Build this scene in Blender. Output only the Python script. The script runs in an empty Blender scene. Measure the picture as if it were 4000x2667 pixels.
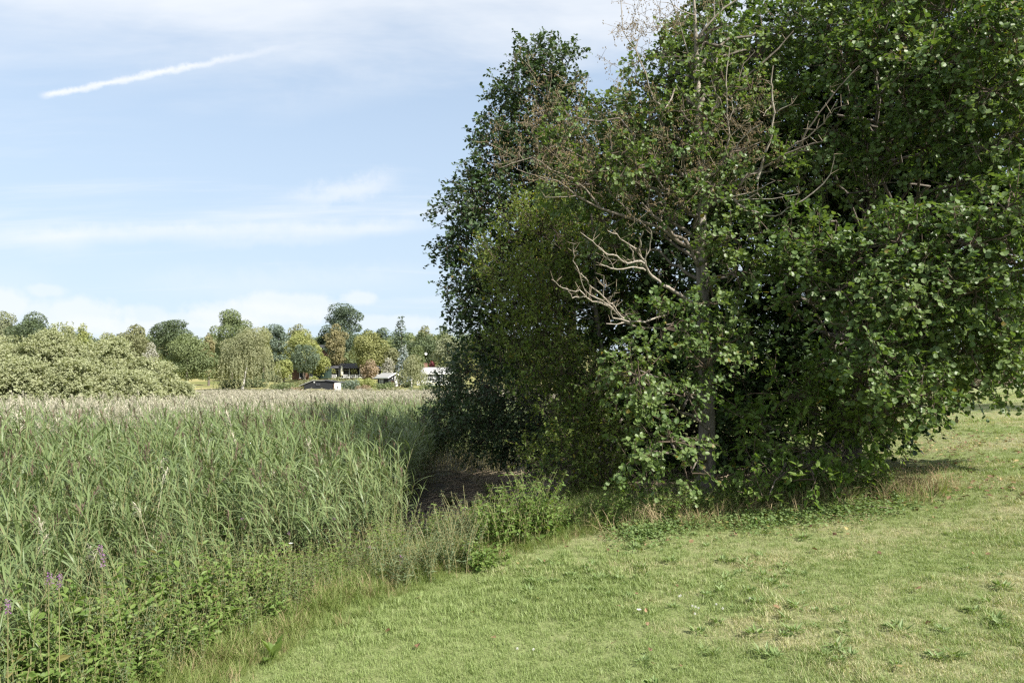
import bpy, math, random
import numpy as np
from mathutils import Vector

# ------------------------------------------------------------------ camera, sky, sun, exposure
S = bpy.context.scene
COL = S.collection
rng = np.random.default_rng(11)
random.seed(11)
F = 1024 * 24 / 36.0          # focal length in pixels of a 1024 px wide frame
YH = 380.0                    # row of the horizon
CZ = 3.0                      # eye height above the bog

cam_d = bpy.data.cameras.new('camera')
cam_d.lens = 24.0
cam_d.sensor_width = 36.0
cam_d.shift_y = (YH - 341.0) / 1024.0
cam_d.clip_start = 0.05
cam_d.clip_end = 3000.0
cam = bpy.data.objects.new('camera', cam_d)
cam.location = (0, 0, CZ)
cam.rotation_euler = (math.radians(90), 0, 0)
COL.objects.link(cam)
S.camera = cam

SUN_EL = math.radians(43)
SUN_AZ = math.atan2(0.77, -0.64)       # clockwise from +Y
sun_dir = Vector((math.sin(SUN_AZ) * math.cos(SUN_EL), math.cos(SUN_AZ) * math.cos(SUN_EL), math.sin(SUN_EL)))
sd = bpy.data.lights.new('sun', 'SUN')
sd.energy = 5.0
sd.angle = math.radians(0.55)
sd.color = (1.0, 0.955, 0.88)
so = bpy.data.objects.new('sun', sd)
so.rotation_euler = (-sun_dir).to_track_quat('-Z', 'Y').to_euler()
so.location = (30, -10, 40)
COL.objects.link(so)

S.render.engine = 'CYCLES'
S.view_settings.view_transform = 'Standard'
S.view_settings.look = 'None'
S.view_settings.exposure = 0.95
S.view_settings.gamma = 1.0
S.view_settings.use_curve_mapping = False
S.cycles.max_bounces = 8
S.cycles.diffuse_bounces = 4
S.cycles.glossy_bounces = 2
S.cycles.transmission_bounces = 4
S.cycles.transparent_max_bounces = 4
S.cycles.use_denoising = False
S.cycles.sample_clamp_indirect = 4.0
S.cycles.caustics_reflective = False
S.cycles.caustics_refractive = False
S.cycles.filter_width = 1.35


class NT:
    """small wrapper to write node graphs as expressions"""
    def __init__(self, tree):
        self.t = tree
        self.n = tree.nodes
        self.l = tree.links

    def node(self, typ, **kw):
        nd = self.n.new(typ)
        for k, v in kw.items():
            setattr(nd, k, v)
        return nd

    def put(self, sock, v):
        if hasattr(v, 'is_output') or isinstance(v, bpy.types.NodeSocket):
            self.l.new(v, sock)
        else:
            if sock.type == 'RGBA' and len(v) == 3:
                v = (*v, 1.0)
            sock.default_value = v

    def math(self, op, a, b=None, c=None, clamp=False):
        nd = self.node('ShaderNodeMath', operation=op, use_clamp=clamp)
        self.put(nd.inputs[0], a)
        if b is not None:
            self.put(nd.inputs[1], b)
        if c is not None:
            self.put(nd.inputs[2], c)
        return nd.outputs[0]

    def vmath(self, op, a, b=None, scale=None):
        nd = self.node('ShaderNodeVectorMath', operation=op)
        self.put(nd.inputs[0], a)
        if b is not None:
            self.put(nd.inputs[1], b)
        if scale is not None:
            self.put(nd.inputs['Scale'], scale)
        return nd.outputs['Value'] if op in ('DOT_PRODUCT', 'LENGTH') else nd.outputs[0]

    def mix(self, f, a, b, blend='MIX'):
        nd = self.node('ShaderNodeMix', data_type='RGBA', blend_type=blend)
        self.put(nd.inputs[0], f)
        self.put(nd.inputs[6], a)
        self.put(nd.inputs[7], b)
        return nd.outputs[2]

    def step(self, x, lo, hi, a=0.0, b=1.0):
        nd = self.node('ShaderNodeMapRange', interpolation_type='SMOOTHSTEP')
        self.put(nd.inputs[0], x)
        self.put(nd.inputs[1], lo)
        self.put(nd.inputs[2], hi)
        self.put(nd.inputs[3], a)
        self.put(nd.inputs[4], b)
        return nd.outputs[0]

    def noise(self, vec, scale, detail=4.0, rough=0.55, dist=0.0, color=False):
        nd = self.node('ShaderNodeTexNoise')
        self.put(nd.inputs['Vector'], vec)
        nd.inputs['Scale'].default_value = scale
        nd.inputs['Detail'].default_value = detail
        nd.inputs['Roughness'].default_value = rough
        nd.inputs['Distortion'].default_value = dist
        return nd.outputs['Color'] if color else nd.outputs[0]


def build_world():
    w = bpy.data.worlds.new('World')
    S.world = w
    w.use_nodes = True
    g = NT(w.node_tree)
    g.n.clear()
    sky = g.node('ShaderNodeTexSky', sky_type='NISHITA')
    sky.sun_disc = False
    sky.sun_elevation = SUN_EL
    sky.sun_rotation = SUN_AZ
    sky.air_density = 1.0
    sky.dust_density = 0.6
    sky.ozone_density = 1.0
    tc = g.node('ShaderNodeTexCoord').outputs['Generated']
    sep = g.node('ShaderNodeSeparateXYZ')
    g.put(sep.inputs[0], tc)
    X, Y, Z = sep.outputs
    # cirrus sheet at height: project the direction on a plane overhead
    zz = g.math('ADD', g.math('MAXIMUM', Z, 0.0), 0.12)
    comb = g.node('ShaderNodeCombineXYZ')
    g.put(comb.inputs[0], g.math('DIVIDE', X, zz))
    g.put(comb.inputs[1], g.math('DIVIDE', Y, zz))
    plane = comb.outputs[0]
    mp = g.node('ShaderNodeMapping')
    mp.inputs['Rotation'].default_value = (0, 0, math.radians(-14))
    mp.inputs['Scale'].default_value = (0.55, 1.9, 1.0)
    g.put(mp.inputs['Vector'], plane)
    n1 = g.noise(mp.outputs[0], 0.55, 7.0, 0.60, 0.5)
    n2 = g.noise(mp.outputs[0], 2.6, 6.0, 0.6, 0.4)
    cir = g.math('ADD', g.math('MULTIPLY', n1, 0.8), g.math('MULTIPLY', n2, 0.2))
    high = g.step(Z, 0.36, 0.47)
    veil = g.math('MULTIPLY', g.step(g.math('ADD', cir, g.math('MULTIPLY', high, 0.16)), 0.47, 0.72), g.step(Z, 0.02, 0.2))
    cloud = g.math('MULTIPLY', veil, 0.85)
    # low bank of fair-weather cloud towards the horizon, all the way round
    nl = g.noise(tc, 5.0, 6.0, 0.55, 0.2)
    low = g.math('MULTIPLY', g.step(nl, 0.40, 0.62), g.step(Z, 0.17, 0.05))
    cloud = g.math('MAXIMUM', cloud, g.math('MULTIPLY', low, 0.35))

    wob = g.noise(tc, 9.0, 5.0, 0.6)
    wobf = g.noise(tc, 42.0, 5.0, 0.65)

    def dirv(px, py):
        return Vector((px - 512, F, YH - py)).normalized()

    def streak(a, b, width, wv, wf, gain, f0=0.1, f1=0.3, tex=0.0):
        a, b = dirv(*a), dirv(*b)
        nrm = a.cross(b).normalized()
        t = nrm.cross(a).normalized()
        d = g.vmath('DOT_PRODUCT', tc, tuple(nrm))
        d = g.math('ADD', d, g.math('MULTIPLY', g.math('SUBTRACT', wob, 0.5), wv))
        d = g.math('ADD', d, g.math('MULTIPLY', g.math('SUBTRACT', wobf, 0.5), wf))
        s = g.vmath('DOT_PRODUCT', tc, tuple(t))
        L = b.dot(t)
        u = g.math('DIVIDE', s, L)
        prof = g.step(g.math('ABSOLUTE', d), width, 0.0)
        ends = g.math('MULTIPLY', g.step(u, 0.0, f0), g.step(u, 1.0, 1.0 - f1))
        m = g.math('MULTIPLY', prof, ends)
        if tex:
            m = g.math('MULTIPLY', m, g.math('ADD', 1.0 - tex, g.math('MULTIPLY', g.step(wobf, 0.3, 0.7), tex)))
        return g.math('MULTIPLY', m, gain)

    parts = [
        streak((36, 97), (330, 38), 0.0055, 0.008, 0.013, 1.0, 0.05, 0.62, 0.25),
        streak((36, 98), (400, 22), 0.03, 0.02, 0.02, 0.12, 0.3, 0.5, 0.3),
        streak((262, 204), (412, 174), 0.022, 0.03, 0.03, 0.5, 0.45, 0.35, 0.35),
        streak((300, 205), (405, 178), 0.012, 0.02, 0.02, 0.25, 0.4, 0.3, 0.3),
        streak((-60, 238), (470, 224), 0.018, 0.02, 0.012, 0.55, 0.2, 0.2, 0.3),
        streak((10, 250), (110, 244), 0.016, 0.02, 0.02, 0.22, 0.4, 0.4, 0.3),
        streak((160, 246), (380, 236), 0.012, 0.02, 0.02, 0.3, 0.4, 0.4, 0.3),
        streak((90, 284), (470, 276), 0.03, 0.02, 0.02, 0.25, 0.3, 0.3, 0.3),
        streak((230, 118), (460, 70), 0.03, 0.02, 0.02, 0.14, 0.3, 0.3, 0.3),
    ]

    def puff(px, py, rx, ry, gain):
        c = dirv(px, py)
        e1 = Vector((c.y, -c.x, 0)).normalized()
        e2 = c.cross(e1) * -1.0
        if e2.z < 0:
            e2 = -e2
        u = g.math('DIVIDE', g.vmath('DOT_PRODUCT', tc, tuple(e1)), rx / F)
        v = g.math('DIVIDE', g.vmath('DOT_PRODUCT', tc, tuple(e2)), ry / F)
        r = g.math('SQRT', g.math('ADD', g.math('MULTIPLY', u, u), g.math('MULTIPLY', v, v)))
        front = g.step(g.vmath('DOT_PRODUCT', tc, tuple(c)), 0.3, 0.5)
        r = g.math('ADD', r, g.math('MULTIPLY', g.math('SUBTRACT', wobf, 0.5), 0.9))
        r = g.math('ADD', r, g.math('MULTIPLY', g.math('SUBTRACT', wob, 0.5), 1.4))
        return g.math('MULTIPLY', g.math('MULTIPLY', g.step(r, 1.15, 0.55), front), gain)

    for p in ((48, 290, 17, 6, .5), (4, 304, 18, 15, .75), (84, 316, 40, 17, .75), (110, 326, 40, 10, .6), (146, 316, 22, 12, .5),
              (215, 320, 50, 9, .6), (290, 304, 50, 12, .75), (255, 314, 60, 12, .7), (360, 298, 20, 8, .7), (390, 322, 50, 9, .6), (190, 330, 90, 9, .5),
              (-120, 310, 70, 18, .7), (1150, 300, 120, 22, .7)):
        parts.append(puff(*p[:4], p[4] * .8))
    for p in parts:
        cloud = g.math('SUBTRACT', 1.0, g.math('MULTIPLY', g.math('SUBTRACT', 1.0, cloud), g.math('SUBTRACT', 1.0, p)))
    white = (4.25, 4.4, 4.6, 1.0)
    pale = g.mix(g.step(Z, 0.6, 0.0, 0.48, 0.88), sky.outputs[0], (2.75, 3.30, 3.85, 1.0))   # thin summer haze in the air
    col = g.mix(cloud, pale, white)
    bg = g.node('ShaderNodeBackground')
    g.put(bg.inputs[0], col)
    bg.inputs[1].default_value = 0.12
    out = g.node('ShaderNodeOutputWorld')
    g.l.new(bg.outputs[0], out.inputs[0])


build_world()


# ------------------------------------------------------------------ helpers
def at(px, py, Y):
    return np.array([(px - 512) / F * Y, Y, CZ - (py - YH) / F * Y])


def at4(x, y, Y):                       # a point seen at a pixel of the 4000 px photograph, Y metres ahead
    return at(x / 3.90625, y / 3.90625, Y)


def atd(x, y, Y):                       # the same for a 2352 px copy
    return at(x * 0.435374, y * 0.435374, Y)


def norm(v):
    return v / np.maximum(np.linalg.norm(v, axis=-1, keepdims=True), 1e-9)


def rvec(*shape):
    return norm(rng.normal(size=(*shape, 3)))


def hash2(ix, iy, seed):
    h = np.sin(ix * 127.1 + iy * 311.7 + seed * 74.7) * 43758.5453
    return h - np.floor(h)


def vnoise(x, y, seed=0.0):
    x = np.asarray(x, float)
    y = np.asarray(y, float)
    ix, iy = np.floor(x), np.floor(y)
    fx, fy = x - ix, y - iy
    fx = fx * fx * (3 - 2 * fx)
    fy = fy * fy * (3 - 2 * fy)
    a = hash2(ix, iy, seed)
    b = hash2(ix + 1, iy, seed)
    c = hash2(ix, iy + 1, seed)
    d = hash2(ix + 1, iy + 1, seed)
    return (a * (1 - fx) + b * fx) * (1 - fy) + (c * (1 - fx) + d * fx) * fy


def fbm(x, y, seed=0.0, o=3):
    s, a, t = 0.0, 1.0, 0.0
    for k in range(o):
        s = s + a * vnoise(x * 2 ** k, y * 2 ** k, seed + k)
        t += a
        a *= 0.5
    return s / t


def sstep(x, lo, hi):
    t = np.clip((x - lo) / (hi - lo), 0, 1)
    return t * t * (3 - 2 * t)


class MB:
    """collects vertices, faces, a per-vertex random value and material slots for ONE mesh"""
    def __init__(self):
        self.V, self.R, self.F, self.n = [], [], [], 0

    def add(self, V, faces, mat=0, rnd=0.5, smooth=False):
        V = np.asarray(V, float).reshape(-1, 3)
        self.V.append(V)
        r = np.full(len(V), rnd, float) if np.isscalar(rnd) else np.asarray(rnd, float)
        self.R.append(r)
        for f in (faces if isinstance(faces, list) else [faces]):
            self.F.append((np.asarray(f, int) + self.n, mat, smooth))
        self.n += len(V)

    def merge(self, other, M=None, off=(0, 0, 0), mat=None):
        V = np.concatenate(other.V)
        if M is not None:
            V = V @ np.asarray(M).T
        V = V + np.asarray(off)
        self.V.append(V)
        self.R.append(np.concatenate(other.R))
        for f, m, s in other.F:
            self.F.append((f + self.n, m if mat is None else mat, s))
        self.n += len(V)

    def box(self, c, s, mat=0, rz=0.0, rnd=0.5):
        c = np.asarray(c, float)
        h = np.asarray(s, float) / 2
        v = np.array([[x, y, z] for x in (-1, 1) for y in (-1, 1) for z in (-1, 1)]) * h
        if rz:
            cs, sn = math.cos(rz), math.sin(rz)
            v = v @ np.array([[cs, sn, 0], [-sn, cs, 0], [0, 0, 1]])
        self.add(v + c, [[[0, 1, 3, 2], [4, 6, 7, 5], [0, 4, 5, 1], [2, 3, 7, 6], [0, 2, 6, 4], [1, 5, 7, 3]]], mat, rnd)

    def mesh(self, name, mats):
        me = bpy.data.meshes.new(name)
        V = np.concatenate(self.V)
        R = np.concatenate(self.R)
        me.vertices.add(len(V))
        me.vertices.foreach_set('co', V.astype(np.float32).ravel())
        lv, ls, mi, sm, tot = [], [], [], [], 0
        for f, m, s in self.F:
            k = f.shape[1]
            lv.append(f.ravel())
            ls.append(tot + np.arange(len(f)) * k)
            mi.append(np.full(len(f), m))
            sm.append(np.full(len(f), s))
            tot += f.size
        lv, ls = np.concatenate(lv), np.concatenate(ls)
        me.loops.add(len(lv))
        me.loops.foreach_set('vertex_index', lv.astype(np.int32))
        me.polygons.add(len(ls))
        me.polygons.foreach_set('loop_start', ls.astype(np.int32))
        me.polygons.foreach_set('material_index', np.concatenate(mi).astype(np.int32))
        me.polygons.foreach_set('use_smooth', np.concatenate(sm).astype(bool))
        a = me.attributes.new('rnd', 'FLOAT', 'POINT')
        a.data.foreach_set('value', R.astype(np.float32))
        for m in (mats if isinstance(mats, (list, tuple)) else [mats]):
            me.materials.append(m)
        me.update(calc_edges=True)
        me.validate()
        return me


def tag(o, label=None, cat=None, group=None, kind=None):
    for k, v in (('label', label), ('category', cat), ('group', group), ('kind', kind)):
        if v:
            o[k] = v
    return o


def link(name, data, parent=None, col=COL):
    o = bpy.data.objects.new(name, data)
    col.objects.link(o)
    if parent is not None:
        o.parent = parent
    return o


def thing(name, loc, label, cat, group=None, rz=0.0):
    o = bpy.data.objects.new(name, None)
    o.empty_display_size = 0.2
    o.location = tuple(loc)
    o.rotation_euler = (0, 0, rz)
    COL.objects.link(o)
    return tag(o, label, cat, group)


def part(name, mb, mats, parent, world=True, kind=None, label=None):
    """one part mesh; world=True: vertices are in world space, parent is an unrotated Empty"""
    if world:
        off = np.array(parent.location)
        p = parent
        while p.parent is not None:
            p = p.parent
            off = off + np.array(p.location)
        mb.V = [v - off for v in mb.V]
    o = link(name, mb.mesh(name, mats), parent)
    return tag(o, label, kind=kind)


def tube(mb, pts, rad, sides=6, mat=0, rnd=0.5, cap=False):
    P = np.asarray(pts, float)
    n = len(P)
    R = np.linspace(rad[0], rad[1], n) if len(rad) == 2 else np.asarray(rad, float)
    T = norm(np.gradient(P, axis=0))
    ref = np.where(np.abs(T[:, 2:3]) > 0.9, np.array([[1.0, 0.1, 0]]), np.array([[0, 0.1, 1.0]]))
    A = norm(np.cross(T, ref))
    for i in range(1, n):
        if np.dot(A[i], A[i - 1]) < 0:
            A[i] = -A[i]
    B = np.cross(T, A)
    th = np.arange(sides) * 2 * math.pi / sides
    ring = P[:, None] + R[:, None, None] * (np.cos(th)[None, :, None] * A[:, None] + np.sin(th)[None, :, None] * B[:, None])
    i = np.arange(n - 1)[:, None] * sides
    j = np.arange(sides)[None]
    k = (j + 1) % sides
    f = np.stack([i + j, i + k, i + sides + k, i + sides + j], -1).reshape(-1, 4)
    mb.add(ring.reshape(-1, 3), f, mat, rnd, True)


def twigs(mb, A, B, r0, r1, mat=0, rnd=0.5):
    """many straight three-sided twigs at once"""
    A, B = np.asarray(A), np.asarray(B)
    n = len(A)
    if n == 0:
        return
    T = norm(B - A)
    ref = np.where(np.abs(T[:, 2:3]) > 0.9, np.array([[1.0, 0, 0]]), np.array([[0, 0, 1.0]]))
    X = norm(np.cross(T, ref))
    Yv = np.cross(T, X)
    th = np.arange(3) * 2 * math.pi / 3
    c = np.cos(th)[None, :, None] * X[:, None] + np.sin(th)[None, :, None] * Yv[:, None]
    V = np.concatenate([A[:, None] + c * r0, B[:, None] + c * r1], 1).reshape(-1, 3)
    b = (np.arange(n) * 6)[:, None]
    f = np.concatenate([b + np.array([[0, 1, 4, 3]]), b + np.array([[1, 2, 5, 4]]), b + np.array([[2, 0, 3, 5]])])
    mb.add(V, f, mat, rnd, True)


# leaf outlines: x across, y along, z up; folded a little along the midrib
L_ALDER = (np.array([[0, 0, 0], [.36, .2, .05], [.46, .58, .09], [.24, .93, .03], [0, .9, -.02], [-.24, .93, .03], [-.46, .58, .09], [-.36, .2, .05]]),
           np.array([[0, 1, 2, 3], [0, 3, 4, 4], [0, 4, 4, 5], [0, 5, 6, 7]]))
L_ALDER = (np.array([[0, 0, 0], [.40, .27, .07], [.40, .80, .06], [0, .93, -.02], [-.40, .80, .06], [-.40, .27, .07]]), np.array([[0, 1, 2, 3], [0, 3, 4, 5]]))
L_OVATE = (np.array([[0, 0, 0], [.27, .28, .08], [.20, .68, .05], [0, 1.0, -.10], [-.20, .68, .05], [-.27, .28, .08]]), np.array([[0, 1, 2, 3], [0, 3, 4, 5]]))
L_SLIM = (np.array([[0, 0, 0], [.13, .35, .03], [0, 1.0, -.12], [-.13, .35, .03]]), np.array([[0, 1, 2, 3]]))
L_DIAM = (np.array([[0, 0, 0], [.36, .5, .08], [0, 1.0, -.03], [-.36, .5, .08]]), np.array([[0, 1, 2, 3]]))
L_KITE = (np.array([[0, 0, 0], [.34, .5, .1], [0, 1.0, 0], [-.34, .5, .1]]), np.array([[0, 1, 2], [0, 2, 3]]))


def frames(axis, nrm):
    a = norm(axis)
    x = norm(np.cross(a, nrm))
    z = np.cross(x, a)
    return np.stack([x, a, z], -1)          # columns


def leaves(mb, leaf, P, axis, nrm, size, rnd, mat=0):
    tv, tf = leaf
    n, k = len(P), len(tv)
    if n == 0:
        return
    M = frames(axis, nrm)
    size = np.broadcast_to(np.asarray(size, float), (n,))
    V = P[:, None] + np.einsum('nij,kj->nki', M, tv) * size[:, None, None]
    f = (np.arange(n) * k)[:, None, None] + tf[None]
    mb.add(V.reshape(-1, 3), f.reshape(-1, tf.shape[1]), mat, np.repeat(rnd, k))


def blob_points(c, r, n, lo=0.55, up=0.0):
    """points and outward directions in the outer part of an ellipsoid"""
    d = rng.normal(size=(n, 3))
    d[:, 2] += up
    d = norm(d)
    rad = rng.uniform(lo, 1.0, (n, 1)) ** 0.7
    return np.asarray(c) + d * rad * np.asarray(r), norm(d / np.asarray(r))


def sprays(P, D, nsub=5, nleaf=8, L=0.34, lift=0.15, droop=0.25, up=0.7, out=0.35):
    """twigs with leaves at the bough tips: leaf positions, axes, normals, a value shared per spray, twig segments"""
    m = len(P)
    D = norm(D + 0.35 * rvec(m) + np.array([0, 0, lift]))
    sub = norm(D[:, None] * 0.75 + 0.9 * rvec(m, nsub))
    u = rng.uniform(-0.2, 1.0, (m, nsub, 1))
    A = P[:, None] + D[:, None] * u * L * 0.9
    ln = rng.uniform(0.6, 1.15, (m, nsub, 1)) * L
    t = ((np.arange(nleaf) + 0.6 + rng.uniform(-.3, .3, (m, nsub, nleaf)))[..., None] / nleaf) ** .7
    pos = A[:, :, None] + sub[:, :, None] * ln[:, :, None] * t
    pos[..., 2] -= droop * (t[..., 0] ** 2) * ln[..., 0][:, :, None]
    ax = norm(sub[:, :, None] * 0.55 + 0.85 * rvec(m, nsub, nleaf) + np.array([0, 0, -0.15]))
    nr = norm(np.array([0, 0, up]) + .4 * np.array(sun_dir) + out * D[:, None, None] + 0.55 * rvec(m, nsub, nleaf))
    rn = np.clip(rng.uniform(0.1, 0.9, (m, 1, 1)) * 0.6 + rng.uniform(0, 1, (m, nsub, nleaf)) * 0.4, 0, 1)
    B = A + sub * ln
    B[..., 2] -= droop * ln[..., 0]
    return (pos.reshape(-1, 3), ax.reshape(-1, 3), nr.reshape(-1, 3), rn.ravel(), A.reshape(-1, 3), B.reshape(-1, 3), P - D * L * 0.3, P + D * L)


def scatter(name, P, rot, scl, pick, templates, kind='stuff', label=None, cat=None):
    """uncountable growth: one object whose vertices carry instances of small template meshes"""
    src = bpy.data.collections.new(name + '_source')
    for i, me in enumerate(templates):
        o = bpy.data.objects.new('%s_template_%02d' % (name, i), me)
        src.objects.link(o)
    me = bpy.data.meshes.new(name)
    n = len(P)
    me.vertices.add(n)
    me.vertices.foreach_set('co', np.asarray(P, np.float32).ravel())
    me.attributes.new('rot', 'FLOAT_VECTOR', 'POINT').data.foreach_set('vector', np.asarray(rot, np.float32).ravel())
    me.attributes.new('scl', 'FLOAT_VECTOR', 'POINT').data.foreach_set('vector', np.asarray(scl, np.float32).ravel())
    me.attributes.new('pick', 'INT', 'POINT').data.foreach_set('value', np.asarray(pick, np.int32))
    o = link(name, me)
    ng = bpy.data.node_groups.new(name, 'GeometryNodeTree')
    ng.interface.new_socket('Geometry', in_out='INPUT', socket_type='NodeSocketGeometry')
    ng.interface.new_socket('Geometry', in_out='OUTPUT', socket_type='NodeSocketGeometry')
    N, Lk = ng.nodes, ng.links
    gi, go = N.new('NodeGroupInput'), N.new('NodeGroupOutput')
    ci = N.new('GeometryNodeCollectionInfo')
    ci.inputs['Collection'].default_value = src
    ci.inputs['Separate Children'].default_value = True
    ci.inputs['Reset Children'].default_value = True
    ip = N.new('GeometryNodeInstanceOnPoints')
    ip.inputs['Pick Instance'].default_value = True

    def attr(nm, ty):
        a = N.new('GeometryNodeInputNamedAttribute')
        a.data_type = ty
        a.inputs['Name'].default_value = nm
        return [s for s in a.outputs if s.enabled and s.name == 'Attribute'][0]
    Lk.new(gi.outputs[0], ip.inputs['Points'])
    Lk.new(ci.outputs[0], ip.inputs['Instance'])
    Lk.new(attr('pick', 'INT'), ip.inputs['Instance Index'])
    e2r = N.new('FunctionNodeEulerToRotation')
    Lk.new(attr('rot', 'FLOAT_VECTOR'), e2r.inputs[0])
    Lk.new(e2r.outputs[0], ip.inputs['Rotation'])
    Lk.new(attr('scl', 'FLOAT_VECTOR'), ip.inputs['Scale'])
    Lk.new(ip.outputs[0], go.inputs[0])
    md = o.modifiers.new('scatter', 'NODES')
    md.node_group = ng
    return tag(o, label, cat, kind=kind)


# ------------------------------------------------------------------ materials
def new_mat(name):
    m = bpy.data.materials.new(name)
    m.use_nodes = True
    g = NT(m.node_tree)
    g.n.clear()
    out = g.node('ShaderNodeOutputMaterial')
    return m, g, out


def leaf_mat(name, c0, c1, transl=0.3, rough=0.45, spec=0.4, tint=(1.25, 1.3, 0.55), odd=None, oddamt=0.02, patch=0.0, inst=False):
    """two greens mixed by a value per leaf; light passes through the blade"""
    m, g, out = new_mat(name)
    v = g.node('ShaderNodeAttribute', attribute_name='rnd').outputs['Fac']
    if inst:
        oi = g.node('ShaderNodeObjectInfo').outputs['Random']
        v = g.math('ADD', g.math('MULTIPLY', v, 0.4), g.math('MULTIPLY', oi, 0.6))
    pos = g.node('ShaderNodeNewGeometry').outputs['Position']
    if patch:
        v = g.math('ADD', v, g.math('MULTIPLY', g.math('SUBTRACT', g.noise(pos, patch, 2.0), 0.5), 1.2), clamp=True)
    col = g.mix(v, c0, c1)
    if odd:
        wn = g.node('ShaderNodeTexWhiteNoise', noise_dimensions='1D')
        g.put(wn.inputs['W'], g.math('MULTIPLY', g.node('ShaderNodeAttribute', attribute_name='rnd').outputs['Fac'], 917.3))
        col = g.mix(g.math('LESS_THAN', wn.outputs[0], oddamt), col, odd)
    p = g.node('ShaderNodeBsdfPrincipled')
    g.put(p.inputs['Base Color'], col)
    p.inputs['Roughness'].default_value = rough
    p.inputs['Specular IOR Level'].default_value = spec
    if transl:
        t = g.node('ShaderNodeBsdfTranslucent')
        g.put(t.inputs[0], g.mix(1.0, col, (*tint, 1.0), 'MULTIPLY'))
        mx = g.node('ShaderNodeMixShader')
        mx.inputs[0].default_value = transl
        g.l.new(p.outputs[0], mx.inputs[1])
        g.l.new(t.outputs[0], mx.inputs[2])
        g.l.new(mx.outputs[0], out.inputs[0])
    else:
        g.l.new(p.outputs[0], out.inputs[0])
    return m


def plain_mat(name, c0, c1=None, scale=6.0, rough=0.8, spec=0.2, bump=0.0, stretch=(1, 1, 1), metallic=0.0):
    m, g, out = new_mat(name)
    p = g.node('ShaderNodeBsdfPrincipled')
    p.inputs['Roughness'].default_value = rough
    p.inputs['Specular IOR Level'].default_value = spec
    p.inputs['Metallic'].default_value = metallic
    co = g.node('ShaderNodeTexCoord').outputs['Object']
    mp = g.node('ShaderNodeMapping')
    mp.inputs['Scale'].default_value = stretch
    g.put(mp.inputs['Vector'], co)
    n = g.noise(mp.outputs[0], scale, 6.0, 0.6)
    g.put(p.inputs['Base Color'], g.mix(g.step(n, 0.3, 0.7), c0, c1 or tuple(x * 0.75 for x in c0)))
    if bump:
        b = g.node('ShaderNodeBump')
        b.inputs['Strength'].default_value = bump
        b.inputs['Distance'].default_value = 0.02
        g.put(b.inputs['Height'], n)
        g.l.new(b.outputs[0], p.inputs['Normal'])
    g.l.new(p.outputs[0], out.inputs[0])
    return m


M = {}
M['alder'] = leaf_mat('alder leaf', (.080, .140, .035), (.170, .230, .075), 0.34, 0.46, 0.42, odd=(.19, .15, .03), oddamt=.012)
M['alder_dark'] = leaf_mat('alder leaf darkened as shade', (.034, .066, .018), (.066, .108, .030), 0.28, 0.5, 0.35, odd=(.17, .13, .03), oddamt=.008)  # alder green darkened, so the thicket's shade sits in the leaf colour
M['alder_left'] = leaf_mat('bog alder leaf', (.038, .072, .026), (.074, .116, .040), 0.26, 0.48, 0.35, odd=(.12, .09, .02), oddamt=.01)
M['spindle'] = leaf_mat('spindle leaf', (.082, .142, .030), (.215, .262, .056), 0.42, 0.5, 0.3, odd=(.36, .28, .05), oddamt=.03)
M['dogwood'] = leaf_mat('dogwood leaf', (.090, .160, .032), (.175, .240, .055), 0.42, 0.5, 0.3, odd=(.28, .22, .05), oddamt=.015)
M['willow'] = leaf_mat('willow leaf', (.260, .285, .155), (.40, .41, .25), 0.34, 0.5, 0.3)
M['nettle'] = leaf_mat('nettle leaf', (.110, .185, .040), (.195, .265, .072), 0.38, 0.5, 0.3, odd=(.22, .19, .07), oddamt=.02)
M['greyherb'] = leaf_mat('willowherb leaf', (.115, .160, .075), (.175, .215, .110), 0.3, 0.55, 0.25)
M['ivy'] = leaf_mat('ground ivy leaf', (.120, .195, .060), (.215, .280, .110), 0.34, 0.5, 0.3, odd=(.28, .24, .09), oddamt=.03)
M['reed'] = leaf_mat('reed blade', (.115, .170, .058), (.205, .255, .106), 0.30, 0.45, 0.4, tint=(1.15, 1.2, .6), inst=True)
M['reed_far'] = leaf_mat('far reed blade', (.120, .150, .065), (.200, .215, .105), 0.30, 0.5, 0.3, tint=(1.15, 1.15, .6), inst=True)
M['reed_stem'] = leaf_mat('reed stem', (.17, .18, .075), (.30, .26, .13), 0.0, 0.5, 0.3, inst=True)
M['dry_stem'] = leaf_mat('dry reed stem', (.42, .35, .22), (.60, .52, .36), 0.0, 0.6, 0.2, inst=True)
M['plume'] = leaf_mat('purple reed plume', (.105, .070, .055), (.20, .145, .105), 0.2, 0.7, 0.1, tint=(1, 1, 1), inst=True)
M['dry_plume'] = leaf_mat('pale reed plume', (.40, .37, .28), (.55, .515, .40), 0.25, 0.7, 0.1, tint=(1, 1, 1), inst=True)
M['grass'] = leaf_mat('long grass blade', (.140, .215, .046), (.270, .295, .105), 0.30, 0.5, 0.3, inst=True)
M['hay'] = leaf_mat('dry grass blade', (.30, .225, .12), (.46, .37, .22), 0.2, 0.7, 0.1, tint=(1, 1, .9), inst=True)
M['weed'] = leaf_mat('lawn weed leaf', (.150, .220, .070), (.220, .290, .110), 0.3, 0.5, 0.3)
M['sedge'] = leaf_mat('sedge blade', (.060, .085, .022), (.120, .130, .040), 0.25, 0.5, 0.3)
M['flower_purple'] = leaf_mat('loosestrife petal', (.26, .11, .28), (.40, .20, .40), 0.3, 0.6, 0.2, tint=(1, .9, 1))
M['flower_white'] = leaf_mat('white petal', (.70, .68, .66), (.82, .80, .78), 0.25, 0.6, 0.2, tint=(1, 1, 1))
M['flower_yellow'] = leaf_mat('yellow petal', (.55, .42, .05), (.70, .55, .08), 0.25, 0.6, 0.2, tint=(1, 1, 1))
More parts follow.
